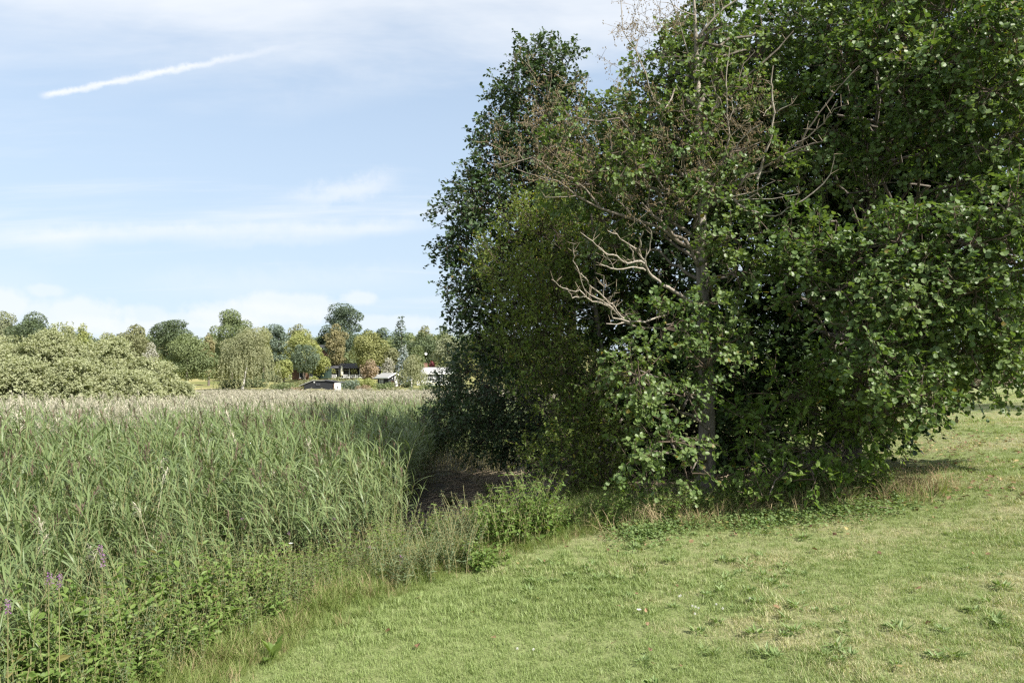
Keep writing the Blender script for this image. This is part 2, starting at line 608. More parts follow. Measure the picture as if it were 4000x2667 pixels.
M['litter'] = leaf_mat('fallen leaf', (.13, .075, .04), (.30, .20, .11), 0.1, 0.65, 0.3, tint=(1, .9, .6), odd=(.40, .33, .14), oddamt=.12)
M['bark'] = plain_mat('alder bark', (.20, .175, .145), (.085, .072, .058), 9.0, 0.9, 0.15, 0.8, (2.2, 2.2, .5))
M['dead'] = plain_mat('dead barkless wood', (.38, .34, .285), (.22, .185, .145), 12.0, 0.8, 0.15, 0.5, (1.5, 1.5, .4))
M['limb'] = plain_mat('weathered limb bark', (.24, .205, .165), (.13, .108, .085), 12.0, 0.85, 0.15, 0.6, (1.5, 1.5, .5))
M['twig'] = plain_mat('brown twig', (.15, .115, .085), (.085, .065, .05), 10.0, 0.85, 0.15)
M['deadtwig'] = plain_mat('grey dead twig', (.27, .225, .16), (.17, .135, .095), 10.0, 0.85, 0.15)
M['cone'] = plain_mat('alder cone', (.17, .12, .065), (.26, .20, .10), 30.0, 0.85, 0.15)
M['birch'] = plain_mat('white birch bark', (.62, .60, .56), (.22, .20, .18), 3.0, 0.7, 0.2, 0.2, (.6, .6, 2.5))


def grass_color(g, pos):
    n1 = g.noise(pos, 0.55, 5.0, 0.62, 0.3)
    n2 = g.noise(pos, 3.3, 5.0, 0.6)
    mp = g.node('ShaderNodeMapping')
    mp.inputs['Rotation'].default_value = (0, 0, math.radians(32))
    mp.inputs['Scale'].default_value = (0.35, 1.5, 1.0)
    g.put(mp.inputs['Vector'], pos)
    n3 = g.noise(mp.outputs[0], 0.8, 3.0)
    sep = g.node('ShaderNodeSeparateXYZ')
    g.put(sep.inputs[0], pos)
    east = g.step(g.math('ADD', sep.outputs[0], g.math('MULTIPLY', sep.outputs[1], 0.12)), -1.0, 4.5)   # drier up the slope
    v = g.math('ADD', g.math('ADD', g.math('MULTIPLY', n1, 0.5), g.math('MULTIPLY', n2, 0.25)), g.math('MULTIPLY', n3, 0.35))
    v = g.math('ADD', v, g.math('MULTIPLY', east, 0.12))
    return g.step(v, 0.545, 0.87), n2


def make_lawn_mats():
    m, g, out = new_mat('mown turf')
    pos = g.node('ShaderNodeNewGeometry').outputs['Position']
    dry, n2 = grass_color(g, pos)
    fine = g.noise(pos, 38.0, 4.0, 0.7)
    mid = g.noise(pos, 11.0, 4.0, 0.7)
    green = g.mix(n2, (.170, .220, .075, 1), (.240, .270, .115, 1))
    straw = g.mix(n2, (.270, .255, .140, 1), (.360, .325, .195, 1))
    col = g.mix(dry, green, straw)
    col = g.mix(g.step(fine, 0.35, 0.65, 0.35, 0.0), col, (.075, .075, .028, 1))
    col = g.mix(g.step(mid, 0.5, 0.75, 0.0, 0.5), col, (.10, .14, .035, 1))
    p = g.node('ShaderNodeBsdfPrincipled')
    g.put(p.inputs['Base Color'], col)
    p.inputs['Roughness'].default_value = 0.9
    p.inputs['Specular IOR Level'].default_value = 0.1
    b = g.node('ShaderNodeBump')
    b.inputs['Strength'].default_value = 0.7
    b.inputs['Distance'].default_value = 0.03
    g.put(b.inputs['Height'], g.math('ADD', fine, mid))
    g.l.new(b.outputs[0], p.inputs['Normal'])
    g.l.new(p.outputs[0], out.inputs[0])
    M['turf'] = m

    m, g, out = new_mat('mown grass blade')
    pos = g.node('ShaderNodeNewGeometry').outputs['Position']
    dry, n2 = grass_color(g, pos)
    oi = g.node('ShaderNodeObjectInfo').outputs['Random']
    v = g.node('ShaderNodeAttribute', attribute_name='rnd').outputs['Fac']
    green = g.mix(g.math('ADD', g.math('MULTIPLY', v, .5), g.math('MULTIPLY', oi, .5)), (.175, .245, .066, 1), (.300, .355, .145, 1))
    straw = g.mix(v, (.375, .355, .190, 1), (.50, .455, .270, 1))
    d2 = g.step(g.math('ADD', dry, g.math('MULTIPLY', g.math('SUBTRACT', v, 0.5), 0.7)), 0.35, 0.75)
    col = g.mix(d2, green, straw)
    p = g.node('ShaderNodeBsdfPrincipled')
    g.put(p.inputs['Base Color'], col)
    p.inputs['Roughness'].default_value = 0.5
    p.inputs['Specular IOR Level'].default_value = 0.3
    t = g.node('ShaderNodeBsdfTranslucent')
    g.put(t.inputs[0], g.mix(1.0, col, (1.2, 1.25, .6, 1), 'MULTIPLY'))
    mx = g.node('ShaderNodeMixShader')
    mx.inputs[0].default_value = 0.3
    g.l.new(p.outputs[0], mx.inputs[1])
    g.l.new(t.outputs[0], mx.inputs[2])
    g.l.new(mx.outputs[0], out.inputs[0])
    M['lawnblade'] = m

    m, g, out = new_mat('wet bog mud')
    pos = g.node('ShaderNodeNewGeometry').outputs['Position']
    n1 = g.noise(pos, 1.4, 6.0, 0.65)
    n2 = g.noise(pos, 18.0, 5.0, 0.7)
    col = g.mix(g.step(n1, .4, .65), (.018, .014, .010, 1), (.050, .038, .027, 1))
    col = g.mix(g.step(n2, .45, .8, 0, .3), col, (.075, .057, .040, 1))
    p = g.node('ShaderNodeBsdfPrincipled')
    g.put(p.inputs['Base Color'], col)
    g.put(p.inputs['Roughness'], g.step(n1, .4, .6, .25, .85))
    b = g.node('ShaderNodeBump')
    b.inputs['Strength'].default_value = 0.6
    b.inputs['Distance'].default_value = 0.05
    g.put(b.inputs['Height'], n2)
    g.l.new(b.outputs[0], p.inputs['Normal'])
    g.l.new(p.outputs[0], out.inputs[0])
    M['mud'] = m

    m, g, out = new_mat('far meadow')
    pos = g.node('ShaderNodeNewGeometry').outputs['Position']
    n1 = g.noise(pos, 0.12, 5.0, 0.6)
    n2 = g.noise(pos, 1.2, 4.0, 0.6)
    col = g.mix(g.step(n1, .35, .65), (.15, .165, .06, 1), (.34, .30, .14, 1))
    col = g.mix(g.step(n2, .45, .7, 0, .5), col, (.10, .13, .045, 1))
    p = g.node('ShaderNodeBsdfPrincipled')
    g.put(p.inputs['Base Color'], col)
    p.inputs['Roughness'].default_value = 0.95
    p.inputs['Specular IOR Level'].default_value = 0.05
    g.l.new(p.outputs[0], out.inputs[0])
    M['meadow'] = m


make_lawn_mats()

# ------------------------------------------------------------------ the ground
SHORE = np.array([(-9, -12), (-6, -4), (-3.7, 1.5), (-2.95, 4.0), (-2.4, 5.6), (-1.6, 7.15), (-.6, 8.2), (.45, 9.0), (1.2, 9.6), (1.7, 10.6), (1.9, 13), (2.5, 16),
                  (3.6, 20), (6.5, 28), (13, 45), (26, 80), (45, 120), (90, 200), (260, 520), (500, 1000)], float)


def shore_d(x, y):
    """signed distance to the water's edge; positive on the lawn side"""
    x = np.asarray(x, float)
    y = np.asarray(y, float)
    best = np.full(x.shape, 1e9)
    sgn = np.ones(x.shape)
    for (ax, ay), (bx, by) in zip(SHORE[:-1], SHORE[1:]):
        dx, dy = bx - ax, by - ay
        t = np.clip(((x - ax) * dx + (y - ay) * dy) / (dx * dx + dy * dy), 0, 1)
        ex, ey = x - (ax + t * dx), y - (ay + t * dy)
        d = np.hypot(ex, ey)
        s = np.where(dx * (y - ay) - dy * (x - ax) < 0, 1.0, -1.0)
        m = d < best
        best = np.where(m, d, best)
        sgn = np.where(m, s, sgn)
    return best * sgn


def ground(x, y):
    x = np.asarray(x, float)
    y = np.asarray(y, float)
    d = shore_d(x, y)
    p = .513 + .0701 * x + .0358 * y
    p = p + .035 * np.maximum(x - 5, 0)
    lawn = np.where(p < 1.3, p, 1.3 + 1.45 * (1 - np.exp(-np.maximum(p - 1.3, 0) / 1.45)))
    lawn = lawn + 0.05 * (fbm(x * .5, y * .5, 3) - .5) + .03 * (fbm(x * 1.7, y * 1.7, 5) - .5)
    bog = 0.12 * (fbm(x * .4, y * .4, 9) - .5)
    far = sstep(y, 92, 122) * 1.7 + sstep(y, 125, 170) * 1.8 + sstep(y, 165, 260) * 8 + sstep(y, 240, 520) * 9
    t = sstep(d, -4.2, 0.1)
    z = bog * (1 - t) + lawn * t
    return z + far


def build_ground():
    def axis(lim, n, k):
        t = np.linspace(-1, 1, n)
        return np.sinh(t * k) / np.sinh(k) * lim
    xs = axis(900, 301, 6.6)
    ys = np.concatenate([np.linspace(-60, -4, 12)[:-1], -4 + 1304 * np.sinh(np.linspace(0, 1, 260) * 6.2) / np.sinh(6.2)])
    X, Y = np.meshgrid(xs, ys)
    Z = ground(X, Y)
    V = np.stack([X, Y, Z], -1).reshape(-1, 3)
    nx, ny = len(xs), len(ys)
    i = (np.arange(ny - 1)[:, None] * nx + np.arange(nx - 1)[None]).ravel()
    Fq = np.stack([i, i + 1, i + nx + 1, i + nx], 1)
    C = V[Fq].mean(1)
    d = shore_d(C[:, 0], C[:, 1])
    zone = np.where(d > -0.25, 0, np.where(C[:, 1] > 96, 2, 1))
    zone = np.where((C[:, 1] > 96), 2, zone)
    for z, nm, mt in ((0, 'lawn', 'turf'), (1, 'bog_mud', 'mud'), (2, 'meadow', 'meadow')):
        f = Fq[zone == z]
        used, inv = np.unique(f, return_inverse=True)
        mb = MB()
        mb.add(V[used], inv.reshape(-1, 4), 0, .5, True)
        tag(link(nm, mb.mesh(nm, M[mt])), kind='structure')


build_ground()


# ------------------------------------------------------------------ the near trees
def leaf_parts(parent, leafT, P, ax, nr, size, rnd, mat, n, cluster=None):
    """the n leaves that show largest become objects of their own; returns the mask of the others"""
    dist = np.linalg.norm(P - np.array([0, 0, CZ]), axis=1)
    inview = (np.abs(P[:, 0]) < 0.76 * P[:, 1]) & (P[:, 2] < CZ + .55 * P[:, 1]) & (P[:, 2] > CZ - .45 * P[:, 1])
    key = np.where(inview, dist / np.maximum(size, 1e-3), 1e9)
    idx = np.argsort(key)[:n]
    mes = []
    for k in range(6):
        mb = MB()
        mb.add(leafT[0], leafT[1], 0, (k + .5) / 6)
        mes.append(mb.mesh('leaf', mat))
    FR = frames(ax[idx], nr[idx])
    off = np.array(parent.location)
    from mathutils import Matrix
    for j, i in enumerate(idx):
        o = link('leaf', mes[int(min(rnd[i], .999) * 6)], parent)
        R = Matrix([list(r) for r in FR[j]]).to_4x4()
        o.matrix_basis = Matrix.Translation(Vector(P[i] - off)) @ R @ Matrix.Scale(float(size[i]), 4)
    m = np.ones(len(P), bool)
    m[idx] = False
    return m


def disp_blobs(rows, push=0.0):
    """rows: x, y, half width, half height on the 2352 px copy of the photograph, depth in metres -> centre and radii"""
    out = []
    for x, y, rx, ry, Y in rows:
        c = atd(x, y, Y)
        k = 0.435374 / F * Y
        out.append((c, np.array([rx * k, 0.5 * (rx + ry) * k + push, ry * k])))
    return out


def foliage(blobs, dens, nsub=5, nleaf=8, L=.34, up=.7, out=.35, droop=.25, lo=.45, lift=.15):
    Ps, Ds, Bs = [], [], []
    for c, r in blobs:
        n = max(3, int(math.pi * r[0] * r[2] * dens))
        p, d = blob_points(c, r, n, lo, 0.1)
        Ps.append(p)
        Ds.append(d)
        Bs.append(np.full(n, rng.uniform(-.28, .28)))
    P, D, Bv = np.concatenate(Ps), np.concatenate(Ds), np.concatenate(Bs)
    o = list(sprays(P, D, nsub, nleaf, L, lift, droop, up, out))
    o[3] = np.clip(o[3] + np.repeat(Bv, nsub * nleaf), 0, 1)          # boughs differ a little in green
    return tuple(o) + (P, D)


def limb(mb, a, b, r0, r1, sag=0.12, sides=6, rnd=.5, wob=.04, n=9):
    a, b = np.asarray(a, float), np.asarray(b, float)
    t = np.linspace(0, 1, n)[:, None]
    L = np.linalg.norm(b - a)
    P = a + (b - a) * t
    P[:, 2] += (np.sin(t * math.pi)[:, 0]) * sag * L
    P[1:-1] += rng.normal(size=(n - 2, 3)) * wob * L
    tube(mb, P, (r0, r1), sides, 0, rnd)
    return P


def leafy_tree(name, label, cat, base, trunk, tr, blobs, mats, leafT, lsize, dens=18, lift=.15, nparts=0, group=None, bark='bark', twigm='twig',
               limbs=True, trunk_sides=9, up=.7, outw=.35, nsub=5, nleaf=8, L=.34, droop=.25, twig_r=.0035, lo=.45, limb_r=.035):
    t = thing(name, base, label, cat, group)
    trunk = np.asarray(trunk, float)
    mb = MB()
    tube(mb, trunk, tr, trunk_sides)
    part('trunk', mb, M[bark], t)
    pos, ax, nr, rn, A, B, P0, P1, P, D = foliage(blobs, dens, nsub, nleaf, L, up, outw, droop, lo, lift)
    size = lsize * rng.uniform(.5, 1.25, len(pos))
    if nparts:
        m = leaf_parts(t, leafT, pos, ax, nr, size, rn, M[mats], nparts)
    else:
        m = np.ones(len(pos), bool)
    mb = MB()
    leaves(mb, leafT, pos[m], ax[m], nr[m], size[m], rn[m])
    part('foliage', mb, M[mats], t, kind='stuff')
    mb = MB()
    twigs(mb, A, B, twig_r, twig_r * .4)
    twigs(mb, P0, P1, twig_r * 2, twig_r)
    for c, r in blobs:
        sel = (np.abs(P - c) <= r * 1.001).all(1)
        for p in P[sel][::4]:
            limb(mb, c - np.array([0, 0, r[2] * .3]), p, twig_r * 3.5, twig_r * 1.4, .05, 4, n=5)
    part('twigs', mb, M[twigm], t, kind='stuff')
    if limbs:
        for c, r in blobs:
            hd = np.hypot(*(c[:2] - trunk[len(trunk) // 2][:2]))
            z = np.clip(c[2] - .55 * hd, trunk[0, 2] + .8, trunk[-1, 2] - .1)
            k = np.array([np.interp(z, trunk[:, 2], trunk[:, j]) for j in range(3)])
            mb = MB()
            limb(mb, k, c, limb_r * (.6 + .25 * min(hd, 2)), twig_r * 3, .06, 6)
            part('branch', mb, M[bark], t)
    return t


# --- the half-dead alder in front
def build_hero():
    base = at4(2752, 1985, 10.5)
    base[2] = float(ground(base[0], base[1])) - .05
    t = thing('alder_tree', base, 'half dead alder in front with pale barkless trunk and bare grey snags', 'tree')
    low = [at4(*p, 10.5) for p in ((2752, 1990), (2755, 1900), (2760, 1800), (2762, 1650), (2758, 1500), (2750, 1330), (2746, 1180), (2742, 1020))]
    low[0][2] = base[2] - .1
    mb = MB()
    tube(mb, low, [.20, .155, .135, .122, .115, .105, .095, .09], 12)
    part('trunk', mb, M['bark'], t)
    top = [at4(*p, 10.5) for p in ((2742, 1022), (2740, 900), (2742, 760), (2738, 640), (2734, 520), (2728, 400), (2722, 300), (2720, 200), (2716, 100), (2712, 20), (2708, -60))]
    mb = MB()
    tube(mb, top, [.086, .076, .068, .060, .055, .052, .046, .034, .026, .02, .016], 10)
    part('dead_trunk', mb, M['dead'], t, label='pale barkless upper trunk')

    def z3(*pts):
        return [(2100 + x / 3.36, 900 + y / 3.36) for x, y in pts]

    def z1(*pts):
        return [(1600 + x / 1.68, y / 1.68) for x, y in pts]

    def z2(*pts):
        return [(2600 + x / 1.68, y / 1.68) for x, y in pts]

    def z0(*pts):
        return [(2550 + x / 3.136, 200 + y / 3.136) for x, y in pts]

    # each group of traced snags is one dead branch of the tree with its own forks
    groups = [
        [(z3((2060, 1440), (1880, 1350), (1660, 1280), (1400, 1270), (1290, 1250), (1160, 1200), (1090, 1140), (1010, 1050), (950, 980), (850, 860), (740, 770), (665, 690), (640, 630), (560, 580), (520, 510), (470, 400), (465, 280), (475, 180), (515, 165)), 10.45, 9.1, .026, .007),
         (z3((1690, 1110), (1540, 1150), (1410, 1190), (1200, 1190), (1000, 1140), (960, 1060), (930, 960), (830, 910), (690, 850), (600, 760), (575, 660), (555, 570)), 9.9, 9.15, .022, .007),
         (z3((930, 990), (820, 945), (720, 935), (630, 875), (560, 780), (440, 780), (380, 760), (290, 720), (240, 680), (190, 600)), 9.6, 9.1, .018, .005),
         (z3((640, 865), (560, 880), (460, 870), (410, 800), (370, 760)), 9.4, 9.2, .015, .007),
         (z3((1130, 1150), (1040, 1070), (1000, 960), (960, 940), (930, 950)), 9.7, 9.5, .018, .010),
         (z3((1140, 1200), (1020, 1220), (900, 1218)), 9.7, 9.5, .017, .009),
         (z3((860, 850), (860, 720), (872, 590)), 9.5, 9.4, .012, .006),
         (z3((865, 735), (940, 715)), 9.45, 9.4, .008, .005),
         (z3((1215, 1170), (1180, 1100), (1150, 1065)), 9.8, 9.7, .011, .006),
         (z3((930, 885), (1000, 850), (1000, 810), (1035, 770)), 9.6, 9.5, .010, .005)],
        [(z3((2000, 930), (1920, 880), (1780, 790), (1640, 710), (1500, 600), (1430, 490), (1400, 400), (1320, 300), (1310, 240), (1350, 180), (1350, 100), (1385, 0)), 10.45, 9.5, .046, .010),
         (z3((1400, 430), (1290, 405), (1190, 440), (1120, 400), (1040, 330), (930, 310), (820, 240), (770, 180), (640, 90), (560, 20)), 9.8, 9.2, .026, .007),
         (z3((1410, 520), (1330, 490), (1240, 475), (1030, 520), (900, 470), (820, 435)), 9.9, 9.4, .022, .010),
         (z3((1400, 400), (1460, 250), (1490, 100), (1490, 0)), 9.8, 9.6, .016, .007),
         (z3((1290, 240), (1130, 140), (1040, 60), (920, 0)), 9.6, 9.3, .018, .007),
         (z3((1080, 390), (900, 350), (860, 310)), 9.6, 9.4, .014, .007),
         (z3((1000, 500), (960, 400), (920, 340)), 9.5, 9.4, .008, .004),
         (z3((1270, 400), (1250, 260), (1190, 140)), 9.7, 9.6, .012, .005)],
        [([(2735, 1040), (2722, 1025), (2700, 975), (2675, 940), (2636, 920), (2610, 895), (2580, 862), (2551, 840), (2530, 815), (2506, 790)], 10.45, 9.9, .05, .018),
         ([(2551, 842), (2530, 790), (2540, 730), (2515, 690), (2520, 640)], 10.1, 9.9, .02, .007),
         ([(2576, 862), (2600, 800), (2590, 720)], 10.1, 9.9, .014, .006)],
        [([(2735, 1000), (2660, 945), (2582, 893), (2481, 857), (2344, 810), (2255, 762), (2180, 705), (2100, 690), (2020, 660)], 10.45, 9.9, .044, .009),
         ([(2344, 810), (2290, 740), (2240, 700), (2150, 660), (2080, 610), (2000, 640), (1950, 655)], 10.2, 9.8, .022, .006),
         ([(2481, 857), (2430, 800), (2380, 750), (2360, 690)], 10.2, 10.0, .018, .006),
         ([(2225, 650), (2230, 590), (2210, 520), (2203, 470)], 10.2, 10.1, .020, .008),
         ([(2255, 762), (2200, 770), (2130, 770)], 10.1, 9.9, .014, .005)],
        [(z2((235, 1330), (320, 1290), (440, 1205), (600, 1120), (720, 1060), (860, 1010), (890, 940), (920, 860), (1010, 740), (1110, 610), (1170, 540), (1270, 430)), 10.5, 9.4, .040, .009),
         (z2((720, 1055), (740, 1030), (850, 990), (960, 950), (1030, 925)), 9.9, 9.5, .026, .010),
         (z2((800, 985), (860, 940), (940, 900), (1040, 810), (1060, 760), (1130, 650)), 9.85, 9.4, .022, .006),
         (z2((1060, 775), (1110, 720), (1200, 685)), 9.6, 9.4, .011, .005),
         (z2((1110, 610), (1075, 580), (1080, 560)), 9.5, 9.45, .009, .005),
         (z2((880, 990), (950, 990)), 9.7, 9.6, .012, .007)],
        [(z2((600, 1175), (650, 1030), (680, 930), (700, 880), (710, 740), (700, 600), (695, 540), (705, 430)), 10.0, 9.7, .030, .010),
         (z2((710, 750), (760, 715), (830, 680)), 9.85, 9.7, .014, .007),
         (z2((690, 690), (660, 730), (640, 760)), 9.8, 9.7, .010, .006)],
        [(z2((250, 1180), (340, 1120), (430, 1040), (560, 960), (690, 910)), 10.4, 9.9, .026, .012),
         (z2((430, 1040), (480, 940), (560, 850), (640, 800)), 10.1, 9.8, .018, .007)],
        [(z2((235, 1370), (330, 1330), (430, 1290), (480, 1340), (560, 1380), (620, 1410), (720, 1420), (800, 1370), (900, 1310), (1040, 1200), (1100, 1090), (1105, 1010)), 10.45, 9.3, .034, .006),
         (z2((430, 1290), (560, 1260), (640, 1230), (720, 1185)), 10.1, 9.8, .017, .006),
         (z2((470, 1320), (560, 1310), (700, 1300), (880, 1270)), 10.1, 9.7, .016, .005),
         (z2((520, 1310), (600, 1270), (620, 1290)), 10.0, 9.8, .010, .005)],
        [(z2((250, 1260), (320, 1150), (380, 1050), (420, 900), (410, 760), (400, 620), (400, 560), (405, 440), (420, 310)), 10.4, 9.9, .030, .009),
         (z2((410, 790), (380, 740), (360, 650), (315, 570)), 10.1, 9.9, .012, .005),
         (z2((400, 620), (435, 625), (445, 720), (420, 790)), 10.1, 10.0, .010, .006),
         (z2((420, 900), (500, 830), (540, 790)), 10.1, 9.9, .012, .005)],
        [([(2740, 560), (2755, 470), (2796, 393), (2880, 321), (2969, 256), (3040, 190), (3100, 120)], 10.5, 10.0, .040, .012),
         ([(2880, 321), (2905, 250), (2950, 200)], 10.2, 10.1, .014, .006),
         ([(2800, 392), (2790, 300), (2780, 180)], 10.3, 10.2, .016, .006)],
        [([(2722, 170), (2731, 137), (2790, 65), (2874, 0), (2950, -60)], 10.5, 10.2, .032, .016),
         ([(2790, 65), (2790, 0), (2780, -60)], 10.4, 10.3, .014, .008)],
        [([(2735, 470), (2700, 400), (2640, 330), (2600, 430), (2552, 387), (2535, 333), (2517, 280), (2481, 196), (2433, 119), (2427, 0), (2420, -60)], 10.5, 9.8, .026, .006),
         ([(2481, 196), (2500, 130), (2520, 80)], 9.9, 9.8, .010, .004),
         ([(2433, 119), (2400, 125), (2375, 135)], 9.9, 9.8, .007, .003)],
        [([(2735, 330), (2690, 210), (2660, 110), (2630, 20), (2600, -50)], 10.5, 10.1, .022, .008),
         ([(2716, 60), (2660, 40), (2610, 10)], 10.4, 10.2, .014, .006)],
    ]
    twA, twB = [], []
    for gi, g in enumerate(groups):
        mb = MB()
        for pts, y0, y1, r0, r1 in g:
            n = len(pts)
            P = np.array([at4(px, py, y0 + (y1 - y0) * i / (n - 1)) for i, (px, py) in enumerate(pts)])
            # finer and knottier
            q = np.linspace(0, n - 1, (n - 1) * 2 + 1)
            P = np.stack([np.interp(q, np.arange(n), P[:, k]) for k in range(3)], 1)
            P[1:-1] += rng.normal(size=(len(P) - 2, 3)) * .008
            rad = np.linspace(r0 * .66, r1 * .68, len(P)) * rng.uniform(.85, 1.2, len(P))
            tube(mb, P, rad, 6)
            tip = P[-1]
            for _ in range(int(len(P) * .8)):               # short broken spurs
                k = rng.integers(1, len(P))
                d = rvec()
                d[2] = abs(d[2])
                e = P[k] + d * rng.uniform(.05, .2)
                twA.append(P[k])
                twB.append(e)
        part('dead_branch', mb, M['limb' if gi in (2, 3, 4, 9) else 'dead'], t)
    # fine dead twigs and last year's cones in the upper crown: the brown haze of the photograph
    mb, mc = MB(), MB()
    zones = disp_blobs([(1230, 330, 110, 60, 10.3), (1330, 290, 80, 80, 10.4), (1400, 370, 120, 70, 10.2), (1280, 400, 110, 50, 10.0), (1250, 220, 50, 60, 10.4),
                        (1470, 300, 90, 90, 10.3), (1540, 400, 90, 80, 10.1), (1650, 320, 80, 90, 10.2), (1720, 280, 80, 80, 10.2), (1500, 460, 100, 50, 10.1), (1480, 60, 60, 60, 10.2),
                        (1680, 380, 70, 60, 10), (1180, 360, 50, 30, 10.2), (1440, 120, 30, 60, 10.2), (1580, 30, 90, 40, 10.3)])
    cA, cB, cones = [], [], []
    for c, r in zones:
        k = int(5 + 26 * r[0] * r[2] / .25)
        p, d = blob_points(c, r, min(k, 34), .1)
        for a, dd in zip(p, d):
            dd = norm(dd * .5 + rvec() + np.array([0, 0, .3]))
            L = rng.uniform(.15, .5)
            b = a + dd * L
            cA.append(a), cB.append(b)
            for _ in range(5):
                u = rng.uniform(.2, 1)
                s = a + dd * L * u
                e = s + norm(dd * .6 + rvec()) * rng.uniform(.06, .2)
                cA.append(s), cB.append(e)
                cones.append(e)
    twigs(mb, twA, twB, .005, .0025)
    twigs(mb, cA, cB, .0030, .0016)
    part('dead_twigs', mb, M['deadtwig'], t, kind='stuff')
    cones = np.array(cones)
    cn = np.repeat(cones, 3, 0) + rng.normal(size=(len(cones) * 3, 3)) * .02
    o8 = np.array([[1, 0, 0], [-1, 0, 0], [0, 1, 0], [0, -1, 0], [0, 0, 1.4], [0, 0, -1.4]]) * .0085
    f8 = np.array([[0, 2, 4], [2, 1, 4], [1, 3, 4], [3, 0, 4], [2, 0, 5], [1, 2, 5], [3, 1, 5], [0, 3, 5]])
    mc.add((cn[:, None] + o8[None] * rng.uniform(.7, 1.3, (len(cn), 1, 1))).reshape(-1, 3), ((np.arange(len(cn)) * 6)[:, None, None] + f8[None]).reshape(-1, 3))
    part('cones', mc, M['cone'], t, kind='stuff')

    live = disp_blobs([(1530, 745, 95, 50, 9.9), (1470, 850, 80, 60, 9.4), (1445, 880, 50, 40, 9.3), (1545, 1005, 100, 45, 9.3), (1470, 1050, 60, 28, 9.2), (1590, 1080, 50, 30, 9.5),
                       (1620, 830, 75, 60, 9.8), (1670, 780, 50, 50, 9.9), (1570, 900, 60, 45, 9.6), (1640, 690, 60, 40, 10.0), (1690, 620, 70, 55, 10), (1690, 540, 60, 50, 10),
                       (1500, 400, 120, 60, 10.6), (1330, 420, 110, 50, 10.6), (1450, 290, 90, 60, 10.9), (1570, 320, 80, 70, 10.9), (1650, 220, 90, 80, 11), (1540, 170, 80, 70, 11),
                       (1760, 250, 90, 90, 11), (1470, 190, 50, 40, 10.8), (1620, 90, 80, 50, 11), (1740, 120, 80, 70, 11), (1700, 420, 90, 60, 10.8), (1600, 480, 80, 50, 10.6), (1400, 260, 60, 40, 10.8),
                       (1500, 120, 35, 35, 10.8), (1380, 500, 90, 40, 10.8), (1800, 60, 80, 60, 11), (1420, 560, 70, 40, 11.0),
                       (1560, 250, 50, 30, 10.0), (1630, 300, 35, 28, 9.9), (1660, 170, 40, 30, 10.1), (1540, 340, 50, 28, 9.8), (1640, 420, 45, 30, 9.8), (1700, 340, 45, 28, 9.9), (1470, 380, 60, 28, 9.8), (1390, 350, 60, 26, 9.9),
                       (1560, 460, 50, 24, 9.8), (1720, 200, 40, 30, 10.1), (1580, 130, 45, 28, 10.1), (1650, 60, 40, 24, 10.2), (1780, 380, 45, 28, 10.0), (1260, 340, 50, 24, 10.0), (1320, 270, 40, 24, 10.1)])
    live = [(c, r * np.array([1.0, 1.0, .72])) for c, r in live]
    pos, ax, nr, rn, A, B, P0, P1, P, D = foliage(live, 54, 5, 7, .26, .55, .6, .10, .25)
    size = .068 * rng.uniform(.6, 1.15, len(pos))
    m = leaf_parts(t, L_ALDER, pos, ax, nr, size, rn, M['alder'], 280)
    mb = MB()
    leaves(mb, L_ALDER, pos[m], ax[m], nr[m], size[m], rn[m])
    part('foliage', mb, M['alder'], t, kind='stuff')
    mb = MB()
    twigs(mb, A, B, .003, .0015)
    twigs(mb, P0, P1, .006, .003)
    for c, r in live:
        for p in P[(np.abs(P - c) <= r * 1.001).all(1)][::3]:
            limb(mb, c - np.array([0, 0, r[2] * .3]), p, .012, .005, .05, 4, n=5)
    part('twigs', mb, M['twig'], t, kind='stuff')
    ax_ = np.array(low[2:] + top[1:9])
    for c, r in live:
        hd = np.hypot(c[0] - 2.95, c[1] - 10.5)
        z = np.clip(c[2] - .5 * hd, ax_[0, 2], ax_[-1, 2])
        k = np.array([np.interp(z, ax_[:, 2], ax_[:, j]) for j in range(3)])
        mb = MB()
        limb(mb, k, c, .03, .011, .08, 6)
        part('branch', mb, M['bark'], t)


build_hero()


def up_trunk(b, top, lean=(0, 0), n=7):
    t = np.linspace(0, 1, n)[:, None]
    z0 = float(ground(b[0], b[1])) - .1
    P = np.concatenate([np.array([[b[0], b[1]]]) + t * np.array([lean]) + rng.normal(size=(n, 2)) * .04, z0 + t * (top - z0)], 1)
    return P


